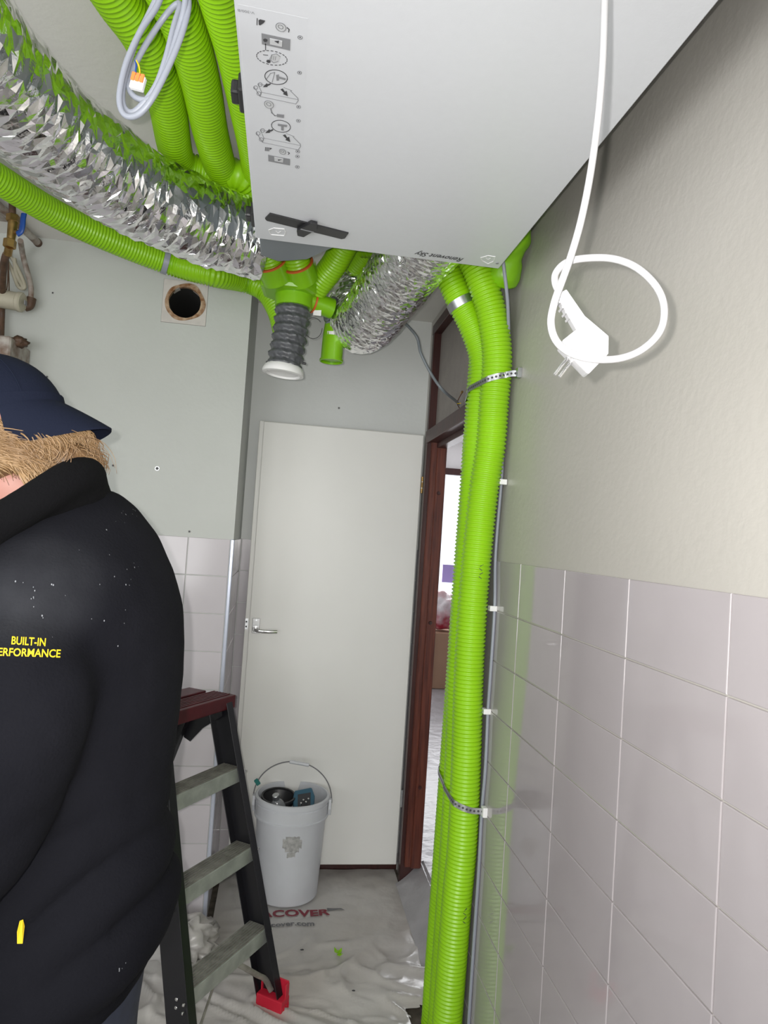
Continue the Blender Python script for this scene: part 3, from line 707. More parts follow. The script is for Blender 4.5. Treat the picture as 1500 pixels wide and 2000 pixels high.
lathe('white_band', [(.040, 0), (.0425, 0), (.0425, .012), (.040, .012)], 'white', gp, 26, axis_mtx((-.514, .722, 2.315), (-.518, .72, 2.27)), closed=True)
lathe('rim', [(.040, 0), (.044, 0), (.044, .008), (.040, .008)], 'green_s', gp, 26, axis_mtx((-.520, .72, 2.222), (-.520, .72, 2.20)), closed=True)
place(gp, (-.52, .72, 2.22))
# smooth green sleeve by the wall
S = [at(988, 552, 2.09), at(1005, 505, 2.04), at(1016, 460, 2.0), at(1022, 400, 1.97)]
for p in S: p.x = min(p.x, -.052)
path = catmull(S, .006); N_ = len(path)
vs, fs = tube_data(path, lambda i: .045 + .005 * math.sin(i * .35), 30, True, jit=lambda i, j: (.004 * noise.noise(V((i * .25, math.cos(j / 30 * 2 * PI) * 2, math.sin(j / 30 * 2 * PI) * 2))), 0))
tag(obj('green_sleeve', mesh('green_sleeve', vs, fs), 'green_s', None, True), 'smooth crumpled green sleeve squeezed between the unit corner and the right wall', 'sleeve')

# metal bands and straps
def band_round(p, q, R, w, m='zinc'):
    mt = axis_mtx(p, q); return mt
dp = catmull(B, .01); ref = at(901, 590, 2.15)
i0 = min(range(len(dp)), key=lambda i: (dp[i] - ref).length); axis = (dp[i0 + 1] - dp[i0 - 1]).normalized()
tag(lathe('pipe_band', [(DR + .0005, -.013), (DR + .002, -.013), (DR + .002, .013), (DR + .0005, .013)], 'zinc', None, 36, axis_mtx(dp[i0], dp[i0] + axis), closed=True),
    'plain shiny metal band round the bend of the middle duct', 'pipe band')
def strap(ctrl, zfun, width, label, bracket):
    """perforated strip that follows the outside of the duct bundle; holes are recessed discs"""
    t = thing('perforated_strap', label, 'strap')
    path = catmull(ctrl, .004); vs = []; fs = []
    for i, p in enumerate(path):
        a = path[max(i - 1, 0)]; b = path[min(i + 1, len(path) - 1)]; T = (b - a).normalized(); N = T.cross(V((0, 0, 1))).normalized(); U = N.cross(T).normalized()
        for s, k in ((-1, 0), (1, 0), (1, 1), (-1, 1)): vs.append(p + U * s * width / 2 + N * k * .0016)
    for i in range(len(path) - 1):
        for k in range(4): a, b = i * 4 + k, i * 4 + (k + 1) % 4; fs.append((a, b, b + 4, a + 4))
    obj('strip', mesh('strip', vs, fs), 'zinc', t)
    bm = bmesh.new(); i = 3
    while i < len(path) - 2:
        p = path[i]; T = (path[i + 1] - path[i - 1]).normalized(); N = T.cross(V((0, 0, 1))).normalized()
        out = N if (p + N * .01 - V((-.06, .3, p.z))).length > (p - V((-.06, .3, p.z))).length else -N
        mt = axis_mtx(p + N * .0008 + out * .0006, p + out)
        lathe_bm(bm, [(0, 0), (.0035, 0), (.0035, .0006), (0, .0006)], 10, mt); i += 3
    h = obj('strap_holes', bm, 'print', t); h['kind'] = 'stuff'
    for nm, lo, hi, m in bracket: bx(nm, lo, hi, m, t, .001)
    place(t, path[len(path) // 2]); return t
def wrap(cs, z0, z1, r):
    """points round the room side of the bundle from wall to doorway"""
    out = []; n = len(cs)
    for k, (c, a) in enumerate(cs):
        f = k / (n - 1); out.append(V((c.x + math.cos(a) * r, c.y + math.sin(a) * r, z0 + (z1 - z0) * f)))
    return out
def at_z(path, z): 
    p = min(catmull(path, .01), key=lambda q: abs(q.z - z)); return p
def bundle(z): return at_z(A, z), at_z(B, z), at_z(Cc, z)
a_, b_, c_ = bundle(2.05)
r = DR + .002
s1 = [V((.000, a_.y - .065, 2.083)), V((-.02, a_.y - .056, 2.083))] + wrap([(a_, -1.25), (a_, -1.7), (a_, -2.2), (a_, -2.7), (b_, -2.95), (b_, 2.9), (c_, 2.9), (c_, 2.3), (c_, 1.7)], 2.080, 2.03, r)
strap(s1, None, .018, 'perforated metal strap round the duct bundle above the door height',
      [('wall_bracket', (-.010, a_.y - .078, 2.068), (.003, a_.y - .056, 2.098), 'zinc')])
a_, b_, c_ = bundle(.80)
s2 = [V((-.001, a_.y - .052, .79)), V((-.022, a_.y - .048, .79))] + wrap([(a_, -1.3), (a_, -1.8), (a_, -2.3), (a_, -2.75), (b_, -2.95), (b_, 2.95), (c_, 2.95), (c_, 2.3), (c_, 1.7)], .79, .84, r)
strap(s2, None, .018, 'perforated metal strap round the duct bundle at bucket height',
      [('wall_bracket', (-.014, a_.y - .062, .776), (.0, a_.y - .040, .804), 'white')])

# pen scribbles on the front duct
def scribble(px, py, lab):
    d_ = 2.03; bm = bmesh.new(); c = at(px, py, d_); ax = (c - at_z(A, c.z)); ax.z = 0; ax.normalize(); base = at_z(A, c.z) + ax * (DR + .0006)
    u = V((0, 0, 1)); w = ax.cross(u)
    for k in range(4):
        a = base + u * (-.02 + k * .012) + w * (.003 if k % 2 else -.004); b = a + u * .006 + w * (-.010 if k % 2 else .009)
        q = [a, b, b + u * .002, a + u * .002]; v1 = [bm.verts.new(p) for p in q]; v2 = [bm.verts.new(p - ax * .001) for p in q]
        bm.faces.new(v1); bm.faces.new(v2[::-1])
        for i in range(4): bm.faces.new((v1[i], v1[(i + 1) % 4], v2[(i + 1) % 4], v2[i]))
    obj('printed_mark', bm, 'print', dA)
scribble(940, 1118, ''); scribble(911, 1795, '')

# ------------------------------------------------------------------ foil ducts
def foil(name, ctrl, R, step, seg, amp, ax_amp, m, taper=None, seed=0, fine=.0, ring=0.0):
    path = catmull(ctrl, step); n = len(path); rnd = random.Random(seed)
    J = [[(rnd.uniform(-1, 1), rnd.uniform(-1, 1)) for _ in range(seg)] for _ in range(n)]
    T, N = frames(path); vs = []; fs = []
    for i, p in enumerate(path):
        B_ = T[i].cross(N[i]); t = i / (n - 1); r = R * (taper(t) if taper else 1)
        for j in range(seg):
            a = 2 * PI * (j + .45 * J[i][j][1]) / seg
            q = V((math.cos(a) * 2.2, math.sin(a) * 2.2, i * step * 10 + seed))
            low = noise.noise(q * .9) * .9 + noise.noise(V((q.x * 1.2, q.y * 1.2, q.z * 5))) * .8
            rr = r + amp * (.55 * J[i][j][0] + low) + ring * math.sin(i * 1.9 + 1.4 * noise.noise(q * 1.3)) 
            vs.append(p + N[i] * math.cos(a) * rr + B_ * math.sin(a) * rr + T[i] * ax_amp * J[i][j][1])
    for i in range(n - 1):
        for j in range(seg):
            a, b = i * seg + j, i * seg + (j + 1) % seg; c, d_ = b + seg, a + seg
            if rnd.random() < .5: fs += [(a, b, c), (a, c, d_)]
            else: fs += [(a, b, d_), (b, c, d_)]
    fs.append(tuple(range(seg))[::-1]); fs.append(tuple((n - 1) * seg + j for j in range(seg)))
    return obj(name, mesh(name, vs, fs), m)
f1 = [(512, 470), (470, 460), (400, 437), (330, 403), (260, 370), (190, 322), (100, 255), (20, 180), (-70, 80), (-200, -60)]
P1 = [on(x, y, 2, 2.43) for x, y in f1]
o = foil('foil_duct', P1, .113, .0105, 36, .0044, .004, 'foil', seed=3, ring=.002)
tag(o, 'large crumpled silver foil duct sweeping from the unit to the upper left', 'foil duct')
P2 = [(-.285, -.050, 2.445), (-.290, .02, 2.44), (-.315, .14, 2.425), (-.345, .30, 2.40), (-.375, .45, 2.375), (-.400, .57, 2.352), (-.422, .67, 2.355), (-.435, .74, 2.40), (-.440, .775, 2.48), (-.44, .785, 2.58), (-.44, .785, 2.65)]
o = foil('foil_duct', P2, .108, .0075, 70, .0026, .0016, 'foil2', seed=9, ring=.0018)
tag(o, 'shorter silver foil duct with fine creases under the far end of the unit', 'foil duct')

# ------------------------------------------------------------------ grey flexible hose with white ring
fx = thing('flexible_hose', 'dark grey ribbed flexible hose hanging from the green manifold with a white end ring', 'hose')
top = V((-.672, .60, 2.385)); bot = V((-.690, .60, 2.145)); path = catmull([top, (top + bot) / 2 + V((.004, 0, 0)), bot], .0035); seg = 72
def fj(i, j):
    a = j / seg * 2 * PI; ph = i * .0035 / .032 * 2 * PI
    rib = .0045 * math.sin(ph + .25 * math.sin(a))
    cr = .0022 * math.sin(a * 13 + ph * 1.0) * math.cos(ph * .5 + a * 2)
    return rib + cr + .0022 * noise.noise(V((math.cos(a) * 6, math.sin(a) * 6, i * .12))), 0
vs, fs = tube_data(path, .058, seg, True, fj)
obj('hose', mesh('hose', vs, fs), 'flex', fx, True, math.radians(40))
ax = (bot - top).normalized()
lathe('end_ring', [(.050, 0), (.060, -.004), (.068, .004), (.073, .018), (.072, .026), (.060, .028), (.056, .020), (.050, .020)], 'white', fx, 44, axis_mtx(bot - ax * .004, bot + ax), closed=True)
lathe('ring_insert', [(0, 0), (.045, 0), (.052, .008), (.046, .008), (.04, .004), (0, .004)], 'white', fx, 40, axis_mtx(bot + ax * .010, bot + ax * 2))
cyl('clamp_screw', bot + V((.062, -.02, .020)), bot + V((.076, -.02, .018)), .004, 'black', fx, 10)
place(fx, bot)
# thin black wire loop
lc = at(612, 641, 2.44); bm = bmesh.new()
pth = [lc + R0 * math.cos(2 * PI * k / 40) * .031 + R1 * math.sin(2 * PI * k / 40) * .037 for k in range(37)]
vs, fs = tube_data(pth, .0011, 6, True); tag(obj('wire_loop', mesh('wire_loop', vs, fs), 'black', None, True), 'thin black wire loop hanging beside the grey hose', 'wire')

# ------------------------------------------------------------------ wall cable, clips, loose cable
CB = [at(981, 500, 1.96), at(985, 530, 1.97), at(992, 600, 2.02), on(993, 700, 0, -.006), on(984, 820, 0, -.006), on(981, 900, 0, -.006), on(979, 942, 0, -.006), on(968, 1080, 0, -.006), on(966, 1188, 0, -.006), on(957, 1330, 0, -.006),
      on(953, 1388, 0, -.006), on(948, 1500, 0, -.006), on(941, 1585, 0, -.006), on(935, 1700, 0, -.006), on(925, 1850, 0, -.006), on(916, 1990, 0, -.006), on(912, 2080, 0, -.006)]
for p in CB: p.x = min(p.x, -.0055)
CB.append(V((-.0060, CB[-1].y, .004)))
cb = tube('clipped_cable', CB, .0052, 'cable', None, 12, .01); tag(cb, 'grey cable clipped down the right wall beside the green ducts', 'cable')
def clip(px, py):
    p = on(px - 8, py, 0, -.006); t = thing('cable_clip', '', 'cable clip', 'white clips on the wall cable')
    bx('clip_body', (-.022, p.y - .016, p.z - .008), (.001, p.y - .0057, p.z + .008), 'white', t, .001)
    bx('clip_bridge', (-.022, p.y - .0058, p.z - .008), (-.0115, p.y + .008, p.z + .008), 'white', t, .001)
    cyl('clip_pin', (-.0225, p.y - .011, p.z), (-.020, p.y - .011, p.z), .003, 'zinc', t, 10); place(t, (0, p.y, p.z)); return t
for px, py, l_ in ((991, 942, 'white cable clip on the painted wall above the tiles'), (972, 1188, 'white cable clip one tile row below the top of the tiles'), (960, 1388, 'lower white cable clip on the tiles, midway between tile top and lower strap')):
    clip(px, py)['label'] = l_
lw = thing('loose_cable', 'grey cable hanging from the foil duct with bare brown and yellow wires', 'cable')
e = on(893, 788, 0, -.012)
tube('sheath', [V((-.30, .66, 2.40)), on(812, 655, 1, .70), on(822, 690, 1, .70), on(842, 730, 1, .70), on(865, 762, 1, .69), V((e.x, e.y, e.z + .004)), V((e.x + .002, e.y - .004, e.z - .012))], .0055, 'cable_d', lw, 12, .008)
for dx, dz, m in ((.012, .03, 'brown_wire'), (.004, -.026, 'brown_wire'), (.012, -.006, 'yellow')):
    tube('core_wire', [e, e + V((0, -.012, dz * .4)), e + V((.004, -.028 - dx, dz))], .0018, m, lw, 8, .003)
for dz in (.034, -.03): cyl('wire_tip', e + V((.004, -.040, dz)), e + V((.004, -.054, dz + .002)), .0045, 'brass', lw, 10)
place(lw, e)

# ------------------------------------------------------------------ white power cord with plug (hangs from the unit)
pc = thing('power_cord', 'white power cord with a loose loop knot and moulded plug hanging near the camera', 'power cord')
cd = .72
cpts = [(V((-.345, -1.18, 2.312))), at(1183, -60, .72), at(1181, 0, .72), at(1177, 120, .72), at(1168, 230, .72), at(1153, 340, .718), at(1135, 430, .712), at(1115, 500, .706), at(1098, 548, .702), at(1083, 590, .700), at(1076, 632, .700),
        at(1088, 668, .700), at(1120, 692, .702), at(1165, 702, .705), at(1215, 699, .712), at(1258, 680, .716), at(1290, 645, .718), at(1297, 600, .72), at(1282, 560, .722), at(1245, 524, .722), at(1200, 506, .724), at(1150, 504, .726), at(1108, 512, .730),
        at(1086, 533, .730), at(1085, 555, .726), at(1096, 577, .722)]
tube('cord', cpts, .0038, 'cord', pc, 14, .003)
ba = at(1094, 574, .721); bb = at(1132, 632, .72); plx = (bb - ba).normalized(); nrm = R2.copy(); nrm = (nrm - plx * nrm.dot(plx)).normalized(); ply = nrm.cross(plx)
L = (bb - ba).length
if ply.dot(R0) > 0: ply = -ply
mt = frame_mtx(ba, plx, ply, plx.cross(ply))
sl = pr('strain_relief', [(0, -.0062), (0, .0062), (L * 1.12, .0085), (L * 1.12, -.0072)], -.006, .006, 'cord', pc, mt, .0016)
for k in range(4):
    for s_ in (1,): pr('relief_rib', [(L * (.18 + .17 * k), .0045), (L * (.24 + .17 * k), .0045), (L * (.24 + .17 * k), .0088), (L * (.18 + .17 * k), .0088)], -.0075, .0075, 'cord', sl, mt)
def plug_pt(px, py):
    v = at(px, py, .72) - ba; return (v.dot(plx), v.dot(ply))
outl = [(1122, 640), (1137, 619), (1185, 660), (1184, 695), (1145, 735), (1092, 680), (1095, 668), (1128, 642)]
body = [plug_pt(x, y) for x, y in outl]
pb = pr('plug_body', body, -.008, .012, 'cord', pc, mt, .0022)
for (xa, ya, xb_, yb_) in ((1108, 700, 1083, 732), (1116, 705, 1092, 736)):
    a = at(xa + 14, ya - 18, .722); b = at(xb_, yb_, .722)
    cyl('plug_pin', a, b, .0020, 'brass' if 0 else 'chrome', pc, 12)
place(pc, (-.345, -1.18, 2.312))

# ------------------------------------------------------------------ grey cable coil with orange connector
cc = thing('cable_coil', 'coiled grey cable with an orange lever connector hanging before the green ducts', 'cable coil')
def loop(pts, d0, name='cable_turn'):
    return tube(name, [at(x, y, d) for x, y, d in pts], .0043, 'cable', cc, 12, .004)
loop([(330, -90, .99), (312, 0, 1.0), (275, 60, 1.0), (246, 125, 1.0), (233, 190, 1.0), (243, 224, 1.0), (270, 224, .995), (300, 188, .99), (336, 115, .99), (360, 50, .99), (368, 0, .99), (350, -45, .99), (322, -30, 1.0), (290, 30, 1.01), (262, 90, 1.012), (242, 160, 1.01), (241, 205, 1.01), (262, 218, 1.01),
      (300, 175, 1.005), (322, 120, 1.0), (340, 50, 1.0), (352, 10, 1.005), (340, 12, 1.01), (316, 40, 1.02), (282, 92, 1.02), (258, 140, 1.02), (252, 172, 1.012), (268, 192, 1.01), (296, 190, 1.005), (322, 140, 1.0), (345, 70, .995), (362, 0, .985), (358, -90, .98)], 1)
w = at(270, 160, 1.0)
wm = frame_mtx(w, (R0 * .96 + R1 * .25).normalized(), (R0 * .25 - R1 * .96).normalized(), -R2)
bx('connector_body', (-.010, -.012, -.004), (.010, .008, .004), 'white', cc, .001, wm)
for k in range(3): bx('connector_lever', (-.0095 + k * .0065, -.002, .003), (-.0040 + k * .0065, .010, .0062), 'orange', cc, .0006, wm)
tube('yellow_wire', [w + R1 * -.008, at(273, 142, 1.0), at(271, 128, 1.0), at(266, 118, 1.0)], .0012, 'yellow', cc, 8, .002)
tube('blue_wire', [w + R1 * -.008 - R0 * .004, at(265, 140, 1.0), at(266, 126, 1.0), at(264, 118, 1.0)], .0012, 'blue', cc, 8, .002)
place(cc, at(300, 0, 1.0))

# ------------------------------------------------------------------ bucket with tools
bc = on(562, 1745, 2, 0); bc = V((-.528, 1.262, .008)); bk = thing('bucket', 'large white plastic bucket with a wire handle standing by the cream door', 'bucket')
BH = .425; Rb, Rt = .135, .158
Mb = Matrix.Translation(bc)
lathe('bucket_shell', [(0, 0), (Rb - .006, 0), (Rb, .006), (Rb + (Rt - Rb) * .86 - .004, BH * .80), (Rt - .001, BH * .805), (Rt + .001, BH * .93), (Rt - .002, BH * .935), (Rt + .001, BH * .985), (Rt, BH), (Rt - .007, BH), (Rt - .009, BH * .93), (Rb - .006, .012), (0, .010)], 'bucket', bk, 64, Mb)
lathe('rim_lip', [(Rt, BH * .955), (Rt + .004, BH * .957), (Rt + .004, BH * .995), (Rt, BH)], 'bucket', bk, 64, Mb, closed=True)
lathe('rib', [(Rt - .001, BH * .80), (Rt + .003, BH * .803), (Rt + .003, BH * .815), (Rt - .001, BH * .82)], 'bucket', bk, 64, Mb, closed=True)
ang = [-.12, PI - .12]; hs_ = []
for a in ang:
    p = bc + V((math.cos(a) * (Rt + .006), math.sin(a) * (Rt + .006), BH * .90)); hs_.append(p + V((math.cos(a) * .008, math.sin(a) * .008, .01)))
    m_ = frame_mtx(p, V((-math.sin(a), math.cos(a), 0)), V((0, 0, 1)), V((math.cos(a), math.sin(a), 0)))
    pr('handle_lug', [(-.02, .03), (.02, .03), (.022, -.01), (.008, -.04), (-.008, -.04), (-.022, -.01)], -.004, .008, 'bucket', bk, m_, .002)
a, b = hs_; mid = (a + b) / 2; side = (a - b) / 2
arc = []
for k in range(25):
    t = k / 24 * PI; arc.append(mid + side * math.cos(t) * (1.0) + V((.0, .045, .155)) * math.sin(t) ** .9)
tube('wire_handle', arc, .0026, 'greyprint', bk, 8, .006)
cyl('handle_grip', arc[9] , arc[13], .0075, 'bucket', bk, 14, bev=.002)
tp = arc[21]; bx('tape', (-.009, -.006, -.014), (.009, .006, .014), 'teal', bk, .002, frame_mtx(tp, V((.8, 0, .6)), V((0, 1, 0)), V((-.6, 0, .8))))
# glue rest of the torn label, wrapped on the shell
gb = bmesh.new()
for (a0, a1, z0, z1) in ((-1.72, -1.32, .235, .300), (-1.66, -1.42, .215, .235), (-1.80, -1.72, .25, .29), (-1.32, -1.25, .25, .285)):
    row = None
    for k in range(9):
        t = a0 + (a1 - a0) * k / 8; jz = .006 * noise.noise(V((k * .9, z0 * 30, 0)))
        rr = lambda z: Rb + (Rt - Rb) * .86 * z / (BH * .8) + .0006 - .004 * z / (BH * .8)
        c = [gb.verts.new(bc + V((math.cos(t) * rr(z), math.sin(t) * rr(z), z))) for z in (z0 + jz, z1 + jz * .6)]
        if row: gb.faces.new((row[0], c[0], c[1], row[1]))
        row = c
obj('glue_residue', gb, 'residue', bk)
place(bk, bc)
def inb(dx, dy, z): return bc + V((dx, dy, z))
t = thing('black_bowl', 'black round bowl tool lying inside the bucket', 'bowl')
mB = Matrix.Translation(inb(-.060, .035, .378)) @ Matrix.Rotation(.12, 4, 'X')
lathe('bowl', [(0, -.05), (.04, -.045), (.062, -.02), (.074, .02), (.069, .02), (.056, -.014), (.034, -.035), (0, -.04)], 'black', t, 32, mB)
lathe('bowl_rim', [(.068, .018), (.076, .018), (.076, .026), (.068, .026)], 'black', t, 32, mB, closed=True); place(t, inb(-.065, .035, .29))
t = thing('clear_bottle', 'translucent grey bottle lying in the bucket beside the black bowl', 'bottle')
mB = Matrix.Translation(inb(-.060, -.045, .372)) @ Matrix.Rotation(.35, 4, 'X') @ Matrix.Rotation(-.2, 4, 'Y')
lathe('bottle_body', [(0, -.06), (.03, -.06), (.034, -.05), (.034, .02), (.024, .04), (.012, .052), (.012, .062), (0, .062)], 'bottle', t, 28, mB)
lathe('bottle_cap', [(0, .058), (.015, .058), (.015, .076), (.013, .078), (0, .078)], 'zinc', t, 20, mB); place(t, inb(-.07, -.035, .24))
t = thing('blue_case', 'steel blue plastic case with small metal fittings in the bucket', 'case')
mB = frame_mtx(inb(.048, .005, .385), V((.97, .1, .2)).normalized(), V((-.05, .78, .62)).normalized(), V((0, -.62, .78)).normalized())
pr('case_shell', [(-.042, -.05), (.045, -.05), (.052, .01), (.04, .055), (-.038, .058), (-.046, .02)], -.02, .012, 'steelblue', t, mB, .006)
pr('case_tray', [(-.026, -.034), (.03, -.034), (.034, .03), (-.024, .034)], .0118, .0135, 'print', t, mB)
for k in range(4): cyl('fitting', mB @ V((-.014 + k * .011, -.022 + (k % 2) * .012, .013)), mB @ V((-.012 + k * .011, -.018 + (k % 2) * .012, .030)), .004, 'chrome', t, 10)
place(t, inb(.045, .005, .31))
t = thing('grey_tin', 'small dark tin at the bottom of the bucket between bowl and case', 'tin')
lathe('tin_body', [(0, 0), (.035, 0), (.036, .003), (.036, .06), (0, .06)], 'printg', t, 24, Matrix.Translation(inb(.0, -.055, .300)))
lathe('tin_lid', [(0, .06), (.038, .06), (.038, .068), (.03, .066), (0, .066)], 'zinc', t, 24, Matrix.Translation(inb(.0, -.055, .300))); place(t, inb(0, -.055, .25))

# ------------------------------------------------------------------ stepladder
ld = thing('stepladder', 'black aluminium stepladder with maroon top and red feet behind the worker', 'ladder')
lF = V((-.570, .535, .006)); lean = V((-.262, .150, 1.0)); sd = V((-.55, -.835, 0)).normalized(); out = V((.835, -.55, 0)).normalized()
LH = .985
ln = lean.normalized()
def rail(base, topz, inn, m='lad_black', wdt=.084, name='front_rail', lean_=lean, w2=.030):
    """C-section rail: web + two flanges, opening towards the treads"""
    z = lean_.normalized(); x = inn.normalized(); y = z.cross(x).normalized(); Lr = (topz - base.z) * lean_.length
    mt = frame_mtx(base, x, y, z); bm = bmesh.new()
    box(bm, (-.002, -wdt / 2, 0), (.0025, wdt / 2, Lr), .0006, mt)
    box(bm, (.0, -wdt / 2, 0), (w2, -wdt / 2 + .003, Lr), .0006, mt); box(bm, (.0, wdt / 2 - .003, 0), (w2, wdt / 2, Lr), .0006, mt)
    return obj(name, bm, m, ld), mt
def width_at(z): return .435 - .10 * z
def flatm(base, x, y): return frame_mtx(base, x, y, x.cross(y).normalized())
r1, m1 = rail(lF, LH - .01, sd - lean * .0)
l0 = lF + sd * width_at(0); lean_l = (lF + lean * 1 + sd * width_at(1)) - l0
r2_, m2 = rail(l0, LH - .01, -sd, lean_=lean_l)
for k, z in enumerate((.25, .50, .75)):
    c = lF + lean * z + sd * .004; wdt = width_at(z) - .008
    mt = frame_mtx(c, sd, out, sd.cross(out))
    if mt.col[2].z < 0: mt = frame_mtx(c + sd * wdt, -sd, out, (-sd).cross(out))
    bm = bmesh.new(); box(bm, (0, -.038, -.004), (wdt, .036, .0), .001, mt)
    box(bm, (0, .032, -.050), (wdt, .0365, -.001), .001, mt); box(bm, (0, -.038, -.028), (wdt, -.034, -.001), .001, mt)
    tr = obj('tread', bm, 'alu_d', ld)
    bm = bmesh.new()
    for j in range(7): box(bm, (.004, -.033 + j * .0100, 0), (wdt - .004, -.027 + j * .0100, .0022), .0005, mt)
    obj('tread_ribs', bm, 'alu', tr)
    for s_, base, le in ((0, lF, lean), (1, l0, lean_l)):
        for dz in (-.015, -.038):
            p = base + le * (z / 1.0) + V((0, 0, dz)) + out * (.018 if 0 else .0); nx_ = -sd if s_ == 0 else sd
            cyl('rivet', p + nx_ * .001 + out * .010, p + nx_ * .006 + out * .010, .005, 'chrome', tr, 12, bev=.001)
            cyl('rivet', p + out * .040 - nx_ * -.012, p + out * .0450 - nx_ * -.012, .0050, 'chrome', tr, 12, bev=.001)
# feet and struts
for base, nx_, lab in ((lF, sd, 0), (l0, -sd, 1)):
    mt = frame_mtx(base, nx_, nx_.cross(V((0, 0, 1))) * -1, V((0, 0, 1)))
    y = V((0, 0, 1)).cross(nx_); mt = frame_mtx(base, nx_, y, V((0, 0, 1)))
    ft = pr('rubber_foot', [(-.012, -.050), (.036, -.050), (.036, .050), (-.012, .050)], 0, .046, 'lad_foot', ld, mt, .004)
    bm = bmesh.new(); box(bm, (-.010, -.046, .040), (-.004, .046, .092), .001, mt); box(bm, (-.008, -.049, .040), (.012, -.044, .088), .001, mt); box(bm, (-.008, .044, .040), (.012, .049, .088), .001, mt)
    obj('foot_cheek', bm, 'lad_foot', ft)
    bm = bmesh.new()
    for k in range(3):
        p0 = mt @ V((.008 + .0 * k, -.042, .004)); 
        for s_ in (-1, 1): box(bm, (-.006 + k * .013, s_ * .0505 - .002, .004), (-.003 + k * .013, s_ * .0505 + .002, .027), 0, mt @ Matrix.Translation((0, 0, 0)))
    obj('foot_ribs', bm, 'lad_foot', ft)
a = lF + lean * .055 + sd * .014 + out * .012; b = lF + lean * .20 + sd * .15 + out * .01; k_ = lF + lean * .10 + sd * .035 + out * .012
tube('brace', [a, k_, k_ + (b - k_) * .3, b], .007, 'alu', ld, 10, .01, scale=(1.3, .5))
a = l0 + lean_l * .055 - sd * .014 + out * .012; b = l0 + lean_l * .20 - sd * .15 + out * .01; k_ = l0 + lean_l * .10 - sd * .035 + out * .012
tube('brace', [a, k_, k_ + (b - k_) * .3, b], .007, 'alu', ld, 10, .01, scale=(1.3, .5))
# top platform
c = lF + lean * LH; wd = width_at(LH) + .03
tm = frame_mtx(c - sd * .022 + sd * wd, -sd, out, V((0, 0, 1)) if (-sd).cross(out).z > 0 else V((0, 0, -1)))
if (-sd).cross(out).z < 0: tm = frame_mtx(c - sd * .022, sd, out, V((0, 0, 1)))
def inset(lo, hi, m, nm, par): return bx(nm, lo, hi, m, par, .004, tm, 2)
tp_ = inset((0, -.050, -.045), (wd, .050, .0), 'lad_red', 'top_platform', ld)
for j in range(6): bx('platform_rib', (.01, -.040 + j * .013, -.001), (wd - .01, -.034 + j * .013, .0025), 'lad_red', tp_, .0006, tm)
inset((.03, -.135, -.035), (wd - .03, -.058, .004), 'lad_red', 'rear_platform', ld)
for j in range(2): cyl('rivet', tm @ V((wd - .001, .030, -.012 - j * .02)), tm @ V((wd + .004, .030, -.012 - j * .02)), .005, 'chrome', tp_, 12, bev=.001)
# rear legs
rl = V((-.30 * -out.x * -1, 0, 0)); back = -out * .40 + V((0, 0, -1.0))
for s_, q in ((.035, 1), (wd - .06, -1)):
    p = c + sd * s_ - out * .095 + V((0, 0, -.03)); zlen = p.z - .006; foot = p + back * zlen + sd * (-.03 if q > 0 else .03) * 1
    rail(foot, p.z, sd * q, name='rear_leg', lean_=(p - foot) / (p.z - foot.z), wdt=.042, w2=.02)
    fm = frame_mtx(foot, sd, out * -1, V((0, 0, -1))); bx('rubber_foot', (-.014 if q > 0 else -.018, -.026, -.030), (.018 if q > 0 else .014, .026, .001), 'lad_foot', ld, .003, fm)
p = c - out * .095; 
for zz in (.33, .66):
    a = c + back * zz - out * .095 + sd * .03; b = a + sd * (wd - .085); 
    mt = axis_mtx(a, b); bx('rear_crossbar', (-.018, -.004, 0), (.018, .004, (b - a).length), 'lad_black', ld, .001, mt)
a = c + back * .66 - out * .095 + sd * .035; b = c + back * .9 - out * .095 + sd * .16; mt = axis_mtx(a, b); bx('rear_brace', (-.012, -.003, 0), (.012, .003, (b - a).length), 'lad_black', ld, .001, mt)
# hinge plates
for s_ in (.02, wd - .05):
    a = c + sd * s_ + V((0, 0, -.05)) + out * .01; 
    mt = frame_mtx(a, out, V((0, 0, 1)), out.cross(V((0, 0, 1)))); pr('hinge_plate', [(-.13, 0), (.02, 0), (.02, -.02), (-.06, -.075), (-.11, -.13), (-.14, -.12)], 0, .004, 'lad_black', ld, mt)
place(ld, lF)

# ------------------------------------------------------------------ pipework on the back wall, far left
pw = thing('gas_pipework', 'weathered pipes with a brass valve at the upper left of the back wall', 'pipework')
Y = YB - .06
def q(x, y, yy=Y): return on(x, y, 1, yy)
def qc(x, y, z=2.632): return on(x, y, 2, z)
cyl('painted_pipe', qc(-110, 300), qc(74, 474), .014, 'pipe', pw, 16); cyl('painted_pipe', qc(-110, 330), qc(30, 425), .013, 'pipe', pw, 16)
cyl('pipe_end', qc(72, 472), qc(79, 480), .0155, 'pipe_d', pw, 16)
Yv = .60
tube('riser_pipe', [q(24, 395, Yv), q(24, 430, Yv), q(20, 475, Yv + .05), q(8, 520, Yv + .15), q(4, 600, Y), q(2, 660)], .011, 'pipe_d', pw, 14, .01)
cyl('valve_body', q(26, 432, Yv), q(21, 470, Yv), .016, 'brass', pw, 20, .013, bev=.003); cyl('valve_nut', q(26, 420, Yv), q(25, 434, Yv), .021, 'brass', pw, 6, bev=.002); cyl('valve_nut', q(20, 468, Yv), q(18, 484, Yv), .020, 'brass', pw, 6, bev=.002)
cyl('valve_tail', q(18, 482, Yv), q(15, 497, Yv + .02), .013, 'brass', pw, 18); cyl('valve_stem', q(24, 452, Yv), q(37, 454, Yv - .01), .008, 'brass', pw, 12)
tube('valve_lever', [q(34, 457, Yv - .015), q(41, 452, Yv - .02), q(44, 440, Yv - .022), q(45, 428, Yv - .022), q(47, 417, Yv - .022)], .0105, 'blue', pw, 14, .004, scale=(1, .55))
